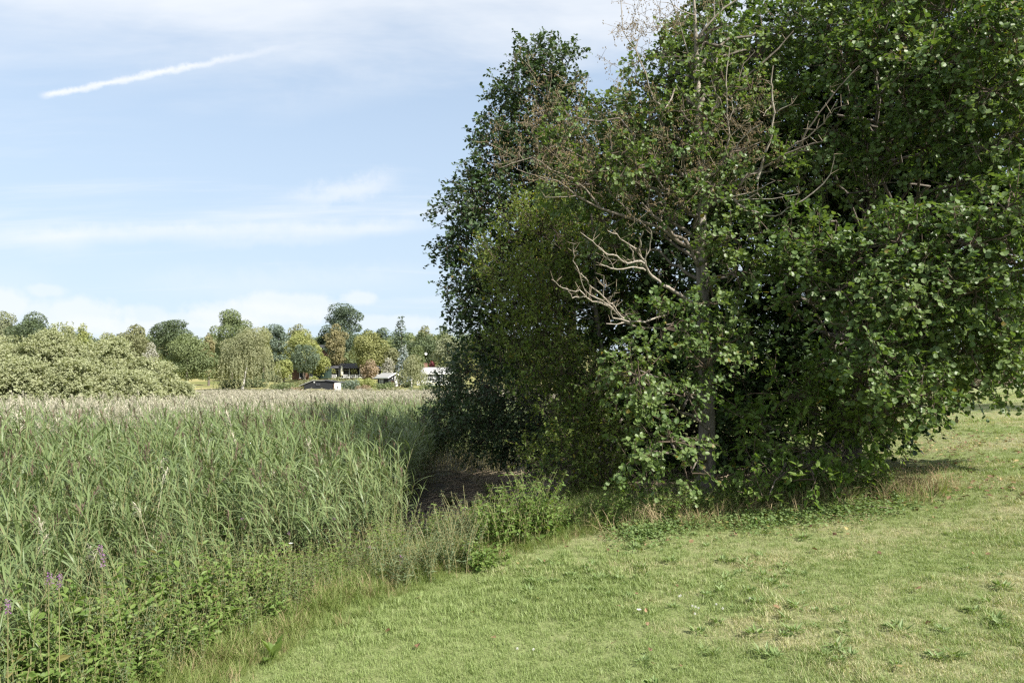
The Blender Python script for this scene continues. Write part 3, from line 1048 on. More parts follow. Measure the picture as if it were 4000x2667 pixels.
def build_near_trees():
    # the tall dark alder whose leaves make the left edge against the sky
    rows = [(1250, 140, 50, 45, 17.5), (1215, 115, 25, 30, 17.5), (1290, 165, 45, 50, 17.5), (1210, 200, 70, 45, 17.4), (1175, 190, 30, 30, 17.2), (1150, 260, 40, 25, 17.2), (1250, 260, 80, 60, 17.3),
            (1130, 290, 32, 22, 17), (1190, 300, 60, 40, 17), (1160, 345, 60, 35, 16.8), (1230, 350, 90, 50, 16.9), (1120, 390, 40, 40, 16.6), (1190, 420, 90, 60, 16.6), (1085, 440, 50, 40, 16.4), (1050, 475, 38, 25, 16.2),
            (1130, 480, 70, 60, 16.3), (1210, 520, 90, 70, 16.4), (1070, 530, 50, 40, 16.2), (1035, 565, 40, 25, 16.1), (1110, 580, 80, 60, 16.2), (1200, 620, 90, 80, 16.3), (1080, 640, 50, 40, 16.2), (1062, 690, 38, 35, 16.2),
            (1130, 690, 80, 70, 16.3), (1100, 760, 55, 55, 16.4), (1190, 780, 90, 80, 16.5), (1300, 560, 90, 120, 16.6), (1300, 420, 90, 110, 16.9), (1310, 300, 60, 90, 17.2), (1290, 720, 90, 110, 16.8)]
    tr = up_trunk((1.6, 17.2), 10.4, (-.3, .3))
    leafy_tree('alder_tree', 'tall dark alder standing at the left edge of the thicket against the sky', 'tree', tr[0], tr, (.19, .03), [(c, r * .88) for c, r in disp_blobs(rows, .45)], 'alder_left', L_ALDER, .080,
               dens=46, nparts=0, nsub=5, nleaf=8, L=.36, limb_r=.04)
    # lower boughs hanging over the bog further back
    rows = [(1075, 840, 60, 45, 20), (1055, 892, 45, 40, 21), (1120, 880, 80, 60, 19.5), (1020, 912, 34, 20, 22), (1060, 950, 70, 50, 20.5), (1150, 960, 90, 60, 19), (1100, 1010, 80, 35, 19.5), (1020, 970, 50, 35, 21.5),
            (1210, 900, 90, 80, 18.6), (1200, 1000, 80, 45, 18.6), (1270, 960, 80, 80, 18), (1000, 935, 18, 16, 22.5), (1280, 1040, 70, 30, 17.6)]
    tr = up_trunk((3.4, 20.5), 4.0, (-1.0, 0))
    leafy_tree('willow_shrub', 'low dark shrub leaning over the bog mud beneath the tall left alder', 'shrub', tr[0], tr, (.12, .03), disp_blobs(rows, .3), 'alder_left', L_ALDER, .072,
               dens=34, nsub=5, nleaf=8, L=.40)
    # alders behind that close the thicket
    rows = [(1420, 640, 110, 120, 14.5), (1560, 650, 110, 130, 14.2), (1450, 830, 130, 130, 14), (1640, 820, 130, 150, 13.8), (1720, 620, 130, 140, 14.2), (1560, 960, 120, 120, 13.4), (1700, 1000, 110, 100, 13),
            (1420, 470, 120, 110, 15), (1560, 480, 120, 110, 15), (1700, 430, 120, 120, 14.6), (1400, 950, 110, 110, 13.6), (1550, 320, 110, 110, 15.2), (1680, 250, 110, 120, 15), (1640, 100, 90, 90, 15), (1440, 360, 80, 90, 15.4)]
    tr = up_trunk((3.3, 15.0), 10.6, (.2, .2))
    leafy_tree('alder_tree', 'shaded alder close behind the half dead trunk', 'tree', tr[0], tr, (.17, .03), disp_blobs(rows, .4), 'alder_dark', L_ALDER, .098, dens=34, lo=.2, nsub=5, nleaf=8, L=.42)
    rows = [(1870, 420, 140, 130, 14), (1990, 480, 140, 140, 13.6), (2110, 420, 150, 140, 13.2), (1880, 640, 130, 130, 13.4), (2030, 640, 150, 130, 13), (1900, 860, 140, 110, 13.2), (2000, 900, 110, 90, 12.6), (2180, 520, 150, 140, 12.6),
            (1820, 260, 120, 120, 14), (1960, 270, 130, 120, 13.6), (2120, 230, 150, 130, 13), (2260, 300, 130, 170, 12.6), (1840, 110, 110, 100, 13.8), (1980, 90, 130, 110, 13.4), (2140, 60, 150, 100, 13), (2290, 100, 120, 140, 12.6), (2300, 560, 100, 150, 12),
            (1780, 860, 100, 130, 13.4), (1850, 760, 110, 90, 13.6), (1980, 770, 110, 80, 13.4), (2150, 700, 140, 90, 12.4)]
    tr = up_trunk((6.6, 14.0), 11, (.6, -.3))
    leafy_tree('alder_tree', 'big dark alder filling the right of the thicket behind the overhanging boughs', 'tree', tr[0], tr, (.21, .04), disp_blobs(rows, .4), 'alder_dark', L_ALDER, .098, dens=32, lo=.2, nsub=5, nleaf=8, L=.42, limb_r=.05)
    # the sunlit alder on the right whose boughs hang over the lawn
    rows = [(1800, 530, 70, 45, 9.8), (1880, 560, 70, 45, 9.5), (1850, 610, 80, 50, 9.5), (1960, 590, 80, 55, 9.2), (2060, 545, 90, 60, 9), (1930, 660, 80, 50, 9.1), (2020, 660, 90, 55, 8.9), (2130, 620, 90, 65, 8.8), (2100, 700, 90, 50, 8.7),
            (2230, 550, 90, 80, 8.6), (2310, 470, 70, 70, 8.5), (2330, 590, 60, 80, 8.5), (2230, 660, 90, 60, 8.6), (1800, 640, 60, 40, 9.8), (1860, 690, 60, 30, 9.5),
            (1985, 740, 60, 40, 8.8), (2000, 810, 60, 50, 8.7), (2050, 860, 60, 50, 8.7), (1975, 860, 40, 35, 8.8), (2110, 900, 60, 40, 8.7), (2160, 930, 45, 22, 8.7), (2070, 930, 50, 30, 8.8), (2050, 990, 32, 28, 9.2), (2030, 950, 40, 40, 9.0),
            (2180, 740, 80, 50, 9.2), (2280, 720, 70, 60, 9), (2120, 790, 70, 50, 9.2), (2200, 810, 70, 40, 9.6), (2290, 800, 60, 40, 9.8), (2270, 860, 60, 28, 10.4), (2200, 885, 50, 22, 10.2), (2320, 880, 40, 22, 10.8), (2190, 905, 40, 14, 10.0), (2260, 870, 80, 14, 9.4), (2330, 860, 60, 30, 9.2), (2230, 800, 70, 60, 9.0), (2320, 790, 60, 50, 9.0), (2150, 860, 60, 40, 9.0),
            (1950, 140, 80, 60, 10.2), (2050, 90, 90, 60, 10), (2150, 150, 90, 60, 9.6), (2250, 90, 90, 70, 9.4), (2280, 200, 80, 70, 9.2), (2180, 250, 80, 55, 9.6), (2080, 230, 80, 55, 10), (1900, 60, 70, 50, 10.6), (2330, 300, 50, 60, 9),
            (2250, 330, 70, 50, 9.4), (2110, 330, 80, 50, 10), (1990, 330, 70, 50, 10.6), (1900, 300, 60, 50, 10.8), (2330, 60, 60, 60, 9), (2180, 20, 90, 40, 9.8), (2030, 10, 90, 40, 10.2), (1880, 420, 60, 40, 10.6), (2010, 420, 70, 40, 10.4), (2190, 420, 70, 45, 9.8),
            (2420, 500, 90, 120, 8.6), (2430, 250, 90, 150, 9.2), (2420, 750, 80, 90, 9.6), (2200, -60, 150, 60, 10), (2000, -60, 120, 60, 10.6)]
    tr = up_trunk((6.5, 13.2), 9.6, (.4, -.6))
    leafy_tree('alder_tree', 'sunlit alder on the right whose leafy boughs overhang the lawn', 'tree', tr[0], tr, (.18, .03), [(c, r * np.array([.95, .95, .62])) for c, r in disp_blobs(rows, .0)] + [(np.array(c), np.array([.75, .5, .3])) for c in ((9.5, 9.5, 4.9), (10.3, 9.3, 5.6))], 'alder', L_ALDER, .072, dens=74, nparts=290,  # last two boughs are added out of view to streak the lawn with shadow
               nsub=5, nleaf=7, L=.30, up=.5, outw=.6, droop=.15, lo=.3)
    # yellow-green shrubs in the middle
    rows = [(1240, 640, 60, 60, 13.2), (1200, 720, 60, 60, 13), (1250, 760, 50, 70, 12.8), (1180, 790, 45, 40, 12.8), (1280, 700, 40, 70, 12.7), (1150, 820, 28, 30, 12.8), (1230, 840, 60, 45, 12.6), (1290, 840, 40, 60, 12.4), (1300, 560, 80, 80, 13.6), (1240, 520, 60, 60, 13.8),
            (1370, 600, 60, 70, 13.6), (1160, 620, 40, 70, 13.8), (1390, 720, 60, 60, 13.4), (1250, 930, 60, 40, 12.6), (1320, 960, 50, 60, 12.2), (1360, 880, 40, 70, 12.1), (1330, 1020, 55, 45, 12.0), (1290, 1060, 50, 35, 12.0), (1380, 1080, 60, 50, 11.8), (1230, 1070, 40, 22, 12.3),
            (1310, 1100, 50, 35, 11.8), (1420, 1000, 40, 60, 12), (1440, 900, 30, 50, 12.2), (1400, 1140, 50, 30, 11.6)]
    tr = up_trunk((1.75, 12.9), 6.2, (-.2, .2))
    leafy_tree('spindle_bush', 'tall yellow green small leaved bush left of the half dead alder', 'bush', tr[0], tr, (.075, .02), disp_blobs(rows, .1), 'spindle', L_OVATE, .064, dens=44, nparts=0, nsub=6, nleaf=9, L=.40, limb_r=.016, twig_r=.0025, lo=.3, droop=-.15, lift=.8)
    # broad-leaved shrub on the bank right of the trunk
    rows = [(1800, 900, 70, 60, 10.4), (1880, 940, 70, 60, 10.2), (1950, 960, 60, 60, 10.1), (1760, 980, 60, 60, 10.2), (1840, 1020, 70, 50, 9.8), (1930, 1040, 60, 45, 9.8), (1990, 1010, 45, 50, 9.9), (1730, 1060, 50, 40, 9.8), (1790, 1090, 60, 40, 9.6),
            (1870, 1090, 60, 35, 9.4), (1960, 1090, 50, 35, 9.6), (1760, 1140, 30, 28, 9.3), (2020, 960, 30, 45, 10.2), (1700, 960, 40, 50, 10.2), (1900, 860, 70, 50, 10.8), (1990, 900, 50, 50, 10.7)]
    tr = up_trunk((4.5, 10.4), 3.0, (.1, 0))
    leafy_tree('dogwood_bush', 'broad leaved green bush on the bank right of the half dead trunk', 'bush', tr[0], tr, (.05, .015), disp_blobs(rows, .1), 'dogwood', L_OVATE, .105, dens=28, nparts=280, nsub=4, nleaf=6, L=.30, limb_r=.014, twig_r=.003, lo=.3, droop=.12)
    rows = [(1500, 1110, 60, 45, 10.3), (1440, 1140, 50, 40, 10.4), (1560, 1130, 40, 35, 10.2), (1420, 1180, 45, 22, 10.2), (1490, 1160, 40, 28, 10.0)]
    tr = up_trunk((2.0, 10.5), 1.5, (.0, 0))
    leafy_tree('dogwood_bush', 'small shaded bush left of the foot of the half dead trunk', 'bush', tr[0], tr, (.03, .01), disp_blobs(rows, .08), 'dogwood', L_OVATE, .08, dens=22, nsub=4, nleaf=6, L=.25, limb_r=.012, twig_r=.0025, lo=.3)


build_near_trees()


def far_side_trees():
    # beyond the lawn on the right, and the park trees east of the lawn whose shade reaches in
    spots = [((30, 52), 5.5, 3.2, 'clipped green hedge tree beyond the far end of the lawn', .20), ((36, 50), 6.5, 3.4, 'paler bushy tree at the right end beyond the lawn', .20), ((24, 56), 6.0, 3.2, 'dark bushy tree beyond the lawn behind the overhanging boughs', .2),
             ((42, 52), 8, 4, 'tall bushy tree furthest right beyond the lawn', .2), ((19, 60), 6.5, 3.4, 'dark tree at the far left end beyond the lawn', .2)]
    for i, ((x, y), h, r, lab, s) in enumerate(spots):
        z = float(ground(x, y))
        tr = up_trunk((x, y), z + h * .7)
        blobs = [(np.array([x + rng.uniform(-.6, .6) * r, y + rng.uniform(-.5, .5) * r, z + h * u]), np.array([r * .55, r * .55, h * .22])) for u in (.12, .15, .25, .35, .45, .55, .65, .75, .2, .3, .5)]
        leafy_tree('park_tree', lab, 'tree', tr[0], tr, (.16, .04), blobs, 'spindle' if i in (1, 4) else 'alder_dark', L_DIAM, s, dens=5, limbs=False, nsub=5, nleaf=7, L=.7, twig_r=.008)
    for (x, y), h, r, lab in (((23.6, 13.8), 12, 1.5, 'park tree standing on the lawn to the right'),):
        z = float(ground(x, y))
        tr = up_trunk((x, y), z + h * .8)
        blobs = [(np.array([x + rng.uniform(-.5, .5) * r, y + rng.uniform(-.5, .5) * r, z + h * u]), np.array([r * .5, r * .5, h * .13])) for u in np.linspace(.35, .95, 12)]
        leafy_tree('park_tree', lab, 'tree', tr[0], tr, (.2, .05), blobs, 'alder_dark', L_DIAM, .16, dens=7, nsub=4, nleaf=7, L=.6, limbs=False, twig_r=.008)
    # a heap of brushwood half hidden under the boughs
    c = np.array([at(965, 372, 44)[0], 44.0, 0])
    c[2] = float(ground(c[0], c[1]))
    mb = MB()
    n = 500
    a = c + rng.normal(size=(n, 3)) * np.array([2.2, 1.0, .0]) + np.array([0, 0, .1])
    a[:, 2] += rng.uniform(0, 1.2, n) * np.exp(-((a[:, 0] - c[0]) / 2.5) ** 2)
    d = rvec(n)
    d[:, 2] *= .3
    twigs(mb, a - d * .8, a + d * .8, .03, .015)
    t = thing('brushwood_heap', c, 'brown heap of cut brushwood beyond the lawn under the overhanging boughs', 'heap')
    part('branches', mb, M['deadtwig'], t, kind='stuff')


far_side_trees()


# ------------------------------------------------------------------ the far bank: wood, garden trees, summer houses
def bgm(name, c0, c1, tr=.25):  # far foliage: paled, greyed colours with a slight distance haze painted in
    M[name] = leaf_mat(name, c0, c1, tr, .6, .25)


bgm('bg_dark', (0.081, 0.112, 0.060), (0.132, 0.167, 0.082))
bgm('bg_mid', (0.124, 0.162, 0.074), (0.204, 0.238, 0.107))
bgm('bg_olive', (0.180, 0.193, 0.098), (0.275, 0.275, 0.148))
bgm('bg_pale', (0.206, 0.231, 0.137), (0.315, 0.327, 0.203))
bgm('bg_lime', (0.217, 0.255, 0.086), (0.345, 0.351, 0.134))
bgm('bg_yellow', (.215, .225, .088), (.290, .295, .122))
bgm('bg_orange', (.225, .205, .105), (.300, .265, .140))
bgm('bg_rust', (0.248, 0.186, 0.124), (0.349, 0.269, 0.182))
bgm('bg_blue', (0.129, 0.173, 0.132), (0.203, 0.247, 0.191))
bgm('bg_spruce', (0.090, 0.124, 0.084), (0.142, 0.178, 0.115))
bgm('bg_bluespruce', (0.265, 0.333, 0.353), (0.417, 0.420, 0.420))
bgm('bg_red', (0.189, 0.053, 0.074), (0.307, 0.099, 0.121))
bgm('bg_birch', (0.204, 0.223, 0.120), (0.297, 0.297, 0.170))
bgm('bg_grey', (0.324, 0.304, 0.255), (0.420, 0.420, 0.357))


def crown_leaves(mb, blobs, s, cov=2.6, up=.35, leaf=L_KITE, lo=.72):
    for c, r in blobs:
        n = int(cov * math.pi * r[0] * r[2] / (.34 * s * s)) + 4
        p, d = blob_points(c, r, n, lo, .1)
        nr = norm(d * .8 + .75 * rvec(n) + np.array([0, 0, up]))
        ax = norm(np.cross(nr, rvec(n)))
        rn = np.clip(.5 * rng.uniform() + .5 * rng.uniform(0, 1, n), 0, 1)
        leaves(mb, leaf, p, ax, nr, s * rng.uniform(.6, 1.2, n), rn)


def bgtree(name, label, cx, top, hw, Y, kind, mat, leaf=None, low=.12, group='trees on the far bank', cat='tree', bark='bark', skew=0.0, lean=0.0):
    c = at4(cx, top, Y)
    x, y = c[0], Y
    z0 = float(ground(x, y))
    H = c[2] - z0
    R = hw / 2667.0 * Y * 1.14
    s = leaf or .0026 * Y
    t = thing(name, (x - lean, y, z0), label, cat, group)
    mb = MB()
    zt = z0 + H * (.85 if kind in ('spruce', 'pine', 'cedar') else .6)
    tr = np.array([[x - lean, y, z0 - .2], [x - lean * .6 + rng.normal() * .1, y, z0 + (zt - z0) * .35], [x - lean * .2 + rng.normal() * .15, y, z0 + (zt - z0) * .7], [x, y, zt]])
    tube(mb, tr, (.018 * H + .06, .03), 7)
    part('trunk', mb, M[bark], t)
    mb = MB()
    if kind == 'round':
        zc, rz = z0 + H * (low + 1) / 2, H * (1 - low) / 2
        n = 24
        d = rvec(n)
        q = rng.uniform(.3, 1, (n, 1)) ** .5
        cs = np.array([x, y, zc]) + d * q * np.array([R * .76, R * .76, rz * .80])
        blobs = [(k, np.array([R, R, min(R, rz) * .9]) * rng.uniform(.18, .40)) for k in cs]
        blobs.append((np.array([x, y, z0 + H - rz * .3]), np.array([R * .38, R * .38, rz * .3])))
        blobs.append((np.array([x, y, zc]), np.array([R * .6, R * .6, rz * .75])))
        crown_leaves(mb, blobs, s)
    elif kind == 'dense':
        zc, rz = z0 + H * (low + 1) / 2, H * (1 - low) / 2
        blobs = [(np.array([x, y, zc]), np.array([R * .93, R * .93, rz * .95]))]
        d = rvec(26)
        blobs += [(np.array([x, y, zc]) + k * np.array([R * .78, R * .78, rz * .80]), np.array([R, R, rz]) * .26) for k in d]
        crown_leaves(mb, blobs, s, 2.2)
    elif kind in ('pine', 'cedar'):
        blobs = []
        for u in np.linspace(.30 if kind == 'pine' else .2, .96, 24):
            w = (1.0 if u < .6 else 1.0 - (u - .6) * 1.7)
            a = rng.uniform(0, 6.28)
            rr = R * w * rng.uniform(.35, .75)
            blobs.append((np.array([x + math.cos(a) * rr, y + math.sin(a) * rr, z0 + H * u]), np.array([R * .50, R * .50, H * .075]) * rng.uniform(.8, 1.3)))
        blobs.append((np.array([x, y, z0 + H * .95]), np.array([R * .25, R * .25, H * .06])))
        crown_leaves(mb, blobs, s, 3.0, .6)
        m2 = MB()
        for b, r in blobs:
            limb(m2, (x, y, b[2] - H * .06), b, .09, .03, .03, 5, n=4)
        part('branches', m2, M['twig'], t, kind='stuff')
    elif kind == 'spruce':
        ps, ax, nr, rn = [], [], [], []
        nl = 26
        for k in range(nl):
            u = (k + rng.uniform(0, .6)) / nl
            zz = z0 + H * (.06 + .94 * u)
            rr = R * (1 - u) ** .85 * rng.uniform(.75, 1.15) + .12
            nb = int(7 + 10 * (1 - u))
            for a in rng.uniform(0, 6.28, nb):
                m = int(max(3, rr / s * 2.4))
                v = np.linspace(.15, 1, m)
                dx = np.array([math.cos(a), math.sin(a), -.25 - .25 * (1 - u)])
                p = np.array([x, y, zz]) + dx * (v[:, None] * rr) + rng.normal(size=(m, 3)) * s * .3
                p[:, 2] += .18 * rr * v ** 2
                ps.append(p)
                ax.append(np.tile(dx, (m, 1)) + rng.normal(size=(m, 3)) * .5)
                nr.append(np.tile([0, 0, 1.0], (m, 1)) + rng.normal(size=(m, 3)) * .5)
                rn.append(rng.uniform(0, 1, m) * .6 + rng.uniform() * .4)
        leaves(mb, L_KITE, np.concatenate(ps), np.concatenate(ax), np.concatenate(nr), s * 1.25, np.concatenate(rn))
    elif kind == 'weeping':
        zc, rz = z0 + H * .58, H * .42
        core = [(np.array([x, y, z0 + H * u]) + np.array([rng.uniform(-.5, .5) * R, rng.uniform(-.5, .5) * R, 0]), np.array([R * .42, R * .42, H * .14])) for u in np.linspace(.45, .88, 12)]
        crown_leaves(mb, core, s * .8, 1.6)
        ns = int(150 * R / 4)
        for _ in range(ns):
            a, q = rng.uniform(0, 6.28), math.sqrt(rng.uniform(.05, 1))
            px, py = x + math.cos(a) * R * q, y + math.sin(a) * R * q
            zt_ = z0 + H * (.95 - .45 * q * q) * rng.uniform(.72, 1)
            ln = min(zt_ - z0 - .6, H * rng.uniform(.25, .55))
            m = int(ln / (s * .45))
            if m < 2:
                continue
            v = np.linspace(0, 1, m)
            p = np.stack([px + rng.normal(0, s * .25, m) + (px - x) * .12 * v, py + rng.normal(0, s * .25, m), zt_ - ln * v], 1)
            leaves(mb, L_KITE, p, norm(rng.normal(size=(m, 3)) * .45 + np.array([0, 0, -1])), rvec(m) + norm(np.array([px - x, py - y, .3])), s * .9, np.clip(rng.uniform() * .6 + rng.uniform(0, .4, m), 0, 1))
    part('crown', mb, M[mat], t, kind='stuff')
    return t


BG = [
    ('pale_tree', 'pale grey green tree at the left end of the far wood', 10, 1212, 70, 150, 'round', 'bg_pale'),
    ('oak_tree', 'dark round tree rising behind the pale willow thicket at far left', 138, 1214, 98, 112, 'round', 'bg_dark'),
    ('birch_tree', 'yellowish small tree right beside the dark round tree at far left', 272, 1277, 36, 140, 'round', 'bg_olive'),
    ('lime_tree', 'bright green tree top between two yellowish trees above the willow thicket', 325, 1260, 34, 160, 'round', 'bg_lime'),
    ('olive_tree', 'low olive tree whose top shows right above the willow thicket', 420, 1296, 60, 150, 'round', 'bg_olive'),
    ('ash_tree', 'pale olive tree left of the dark spreading pine', 530, 1266, 74, 145, 'round', 'bg_olive'),
    ('bare_bush', 'greyish thin bush below the pale olive tree', 590, 1335, 36, 120, 'round', 'bg_grey'),
    ('pine_tree', 'dark spreading pine with flat clumps left of the tallest oak', 672, 1252, 72, 140, 'pine', 'bg_dark'),
    ('hornbeam_tree', 'dull dark green tree standing in front beside the willow thicket', 730, 1300, 104, 108, 'round', 'bg_mid'),
    ('rowan_tree', 'small reddish topped tree behind the dull dark green tree', 815, 1300, 34, 135, 'round', 'bg_orange'),
    ('oak_tree', 'tall rounded oak that rises highest left of the weeping birch', 906, 1204, 82, 165, 'round', 'bg_mid'),
    ('poplar_tree', 'pale green tree filling the gap behind the weeping birch', 960, 1275, 80, 150, 'round', 'bg_pale'),
    ('maple_tree', 'yellow green tree top right of the tall rounded oak', 1030, 1272, 34, 160, 'round', 'bg_yellow'),
    ('cedar_tree', 'blue green cedar with layered boughs above the round dark yew', 1088, 1274, 46, 170, 'cedar', 'bg_blue'),
    ('oak_tree', 'brownish flat topped oak behind the bright lime green tree', 1166, 1262, 50, 190, 'round', 'bg_olive'),
    ('lime_tree', 'bright lime green tree above the dark green garden shed', 1186, 1288, 66, 158, 'round', 'bg_lime'),
    ('alder_bush', 'bright green bush filling the slope left of the orange tree', 1235, 1345, 50, 152, 'round', 'bg_lime'),
    ('fir_tree', 'dark low tree top just left of the tall black pine', 1256, 1290, 30, 180, 'round', 'bg_dark'),
    ('pine_tree', 'tall dark pine that stands highest above the black house', 1342, 1199, 74, 178, 'pine', 'bg_spruce'),
    ('cherry_tree', 'orange brown autumn tree in front of the tall dark pine', 1312, 1262, 48, 160, 'round', 'bg_orange'),
    ('maple_tree', 'yellow green domed tree right of the orange autumn tree', 1444, 1288, 74, 158, 'round', 'bg_yellow'),
    ('hazel_tree', 'mid green bushy tree right behind the black house roof', 1370, 1372, 58, 168, 'round', 'bg_mid'),
    ('hazel_tree', 'dark green bushy tree left of the black house above the green shed', 1283, 1392, 46, 168, 'round', 'bg_mid'),
    ('oak_tree', 'far oak showing behind the yellow green domed tree', 1436, 1283, 40, 200, 'round', 'bg_dark'),
    ('pine_tree', 'far small pine between the domed tree and the spruce', 1490, 1286, 34, 200, 'pine', 'bg_spruce'),
    ('spruce_tree', 'pointed dark spruce above the white trimmed cabin', 1565, 1232, 52, 166, 'spruce', 'bg_spruce'),
    ('beech_tree', 'round deep green tree right of the pointed spruce', 1650, 1296, 66, 160, 'round', 'bg_dark'),
    ('oak_tree', 'far olive tree top above the round deep green tree', 1660, 1268, 42, 190, 'round', 'bg_olive'),
    ('oak_tree', 'far tree top nearest to the tall alder on the right', 1733, 1268, 40, 185, 'round', 'bg_mid'),
    ('willow_tree', 'pale green slope tree right of the round deep green tree', 1748, 1302, 60, 150, 'round', 'bg_pale'),
    ('larch_tree', 'soft green tree behind the blue spruce', 1530, 1355, 46, 162, 'round', 'bg_olive'),
    ('blue_spruce', 'silvery blue spruce between the cabin and the birch', 1577, 1346, 34, 142, 'spruce', 'bg_bluespruce'),
    ('cypress_tree', 'small pointed green tree right of the blue spruce', 1630, 1342, 28, 148, 'dense', 'bg_mid'),
    ('red_maple', 'dark red maple above the white grey house', 1688, 1407, 15, 156, 'round', 'bg_red'),
    ('lilac_bush', 'light green bush behind the white grey house', 1722, 1420, 40, 160, 'round', 'bg_pale'),
    ('golden_bush', 'golden yellow bush right behind the white grey house', 1764, 1398, 24, 156, 'round', 'bg_yellow'),
    ('copper_bush', 'rusty brown bush at the right corner of the black house', 1446, 1402, 40, 140, 'round', 'bg_rust'),
    ('dry_bush', 'pale grey withered bush behind the white trimmed cabin', 1516, 1394, 28, 150, 'round', 'bg_grey'),
    ('round_yew', 'dense dark round tree with short stems left of the green shed', 1192, 1342, 52, 146, 'dense', 'bg_spruce'),
    ('young_lime', 'small round light green tree left of the dense dark tree', 1110, 1402, 38, 128, 'round', 'bg_lime'),
]
NOGROUP = {}
for row in BG:
    nm, lab, cx, top, hw, Y, kind, mat = row
    low = .25 if 'dense dark round' in lab else (.22 if 'small round' in lab else .1)
    bgtree(nm, lab, cx, top, hw, Y, kind, mat, low=low, cat='bush' if 'bush' in nm else 'tree')
bgtree('weeping_birch', 'large weeping birch with a leaning white trunk at the edge of the meadow', 968, 1275, 104, 112, 'weeping', 'bg_birch', bark='birch', lean=1.0)
bgtree('weeping_birch', 'weeping birch with a white trunk between the cabin and the white grey house', 1608, 1384, 54, 122, 'weeping', 'bg_birch', bark='birch')

SHR = [
    ('hedge_bush', 'low green hedge bush left of the black sheds', 1112, 1488, 52, 112, 'bg_mid'),
    ('hedge_bush', 'bushy hedge between the black sheds and the round dark tree', 1215, 1476, 60, 128, 'bg_olive'),
    ('hedge_bush', 'long low hedge under the terrace of the black house', 1345, 1470, 66, 132, 'bg_olive'),
    ('lavender_bush', 'grey green round bush right of the white shed door', 1366, 1480, 38, 110, 'bg_blue'),
    ('hedge_bush', 'yellowish hedge bush left of the cabin with white boards', 1430, 1470, 40, 124, 'bg_lime'),
    ('hedge_bush', 'dark hedge bush in front of the cabin with white boards', 1500, 1490, 36, 116, 'bg_mid'),
    ('rose_bush', 'low brownish bush on the meadow left of the cabin', 1418, 1500, 30, 108, 'bg_rust'),
    ('hedge_bush', 'small bush by the birch trunk right of the cabin', 1590, 1488, 22, 126, 'bg_mid'),
    ('hedge_bush', 'low bush in front of the white fence on the right', 1680, 1497, 40, 112, 'bg_mid'),
    ('hedge_bush', 'light bush beside the white grey house on its right', 1775, 1455, 46, 132, 'bg_pale'),
    ('dark_bush', 'dark bush beneath the weeping birch left of the mown path', 985, 1470, 55, 124, 'bg_dark'),
    ('dark_bush', 'dark bush behind the mown path beyond the weeping birch', 1060, 1440, 45, 150, 'bg_dark'),
    ('dark_bush', 'shaded bush at the left foot of the weeping birch', 905, 1478, 42, 118, 'bg_dark'),
    ('garden_bush', 'small garden bush in front of the reddish cabin', 1226, 1462, 18, 140, 'bg_lime'),
    ('meadow_scrub', 'brown dead scrub at the edge of the reeds left of the black sheds', 1165, 1508, 30, 105, 'bg_rust'),
    ('meadow_scrub', 'pale scrub at the edge of the reeds right of the white shed door', 1400, 1512, 26, 104, 'bg_grey'),
    ('meadow_scrub', 'straggly scrub at the edge of the reeds below the cabin', 1540, 1506, 34, 104, 'bg_olive'),
    ('meadow_scrub', 'dark scrub at the edge of the reeds in front of the birch', 1625, 1508, 30, 104, 'bg_mid'),
]
for nm, lab, cx, top, hw, Y, mat in SHR:
    c = at4(cx, top, Y)
    z0 = float(ground(c[0], Y))
    R, H = hw / 2667 * Y, max(c[2] - z0, .6)
    t = thing(nm, (c[0], Y, z0), lab, 'bush', 'garden bushes on the far bank')
    mb = MB()
    blobs = [(np.array([c[0] + u * R * .7, Y + rng.uniform(-.4, .4) * R, z0 + H * rng.uniform(.30, .58)]), np.array([R * .40, R * .5, H * rng.uniform(.38, .5)])) for u in np.linspace(-1, 1, 7)]
    crown_leaves(mb, blobs, .0021 * Y, 2.6)
    part('crown', mb, M[mat], t, kind='stuff')
    mb = MB()
    for u in (-.5, 0, .5):
        limb(mb, (c[0] + u * R * .4, Y, z0 - .1), (c[0] + u * R, Y, z0 + H * .6), .05, .02, 0, 5, n=5)
    part('stems', mb, M['twig'], t)

# the wood that closes the view behind
for wood, (mt, lab, ya, yb, cnt, t0, t1) in enumerate((('bg_mid', 'continuous mid green wooded slope behind the gardens on the far bank', 190, 225, 90, 1290, 1330), ('bg_olive', 'paler olive crowns of the wood between the taller trees on the far bank', 178, 195, 46, 1300, 1350),
                                                      ('bg_dark', 'darker crowns of the wood further back on the far bank', 205, 240, 46, 1278, 1315), ('bg_lime', 'light green undergrowth of the wood lower on the slope', 168, 182, 40, 1345, 1410))):
    mb = MB()
    blobs = []
    for k in range(cnt):
        y = rng.uniform(ya, yb)
        x = rng.uniform(-.85 * y, .10 * y)
        z = float(ground(x, y))
        top = at4(0, rng.uniform(t0, t1), y)[2]
        r = rng.uniform(3.0, 6)
        for _ in range(5):
            rr = r * rng.uniform(.35, .6)
            blobs.append((np.array([x + rng.normal() * r * .5, y + rng.normal() * r * .4, top - rr - rng.uniform(0, .5) * r]), np.array([rr, rr, rr * .85])))
        blobs.append((np.array([x + rng.normal(), y, (top + z) / 2 - 1]), np.array([r * .8, r * .8, max((top - z) / 2, 1.0)])))
    crown_leaves(mb, blobs, .62, 1.25)
    tag(link('far_wood', mb.mesh('far_wood', M[mt])), lab, 'woodland', kind='stuff')

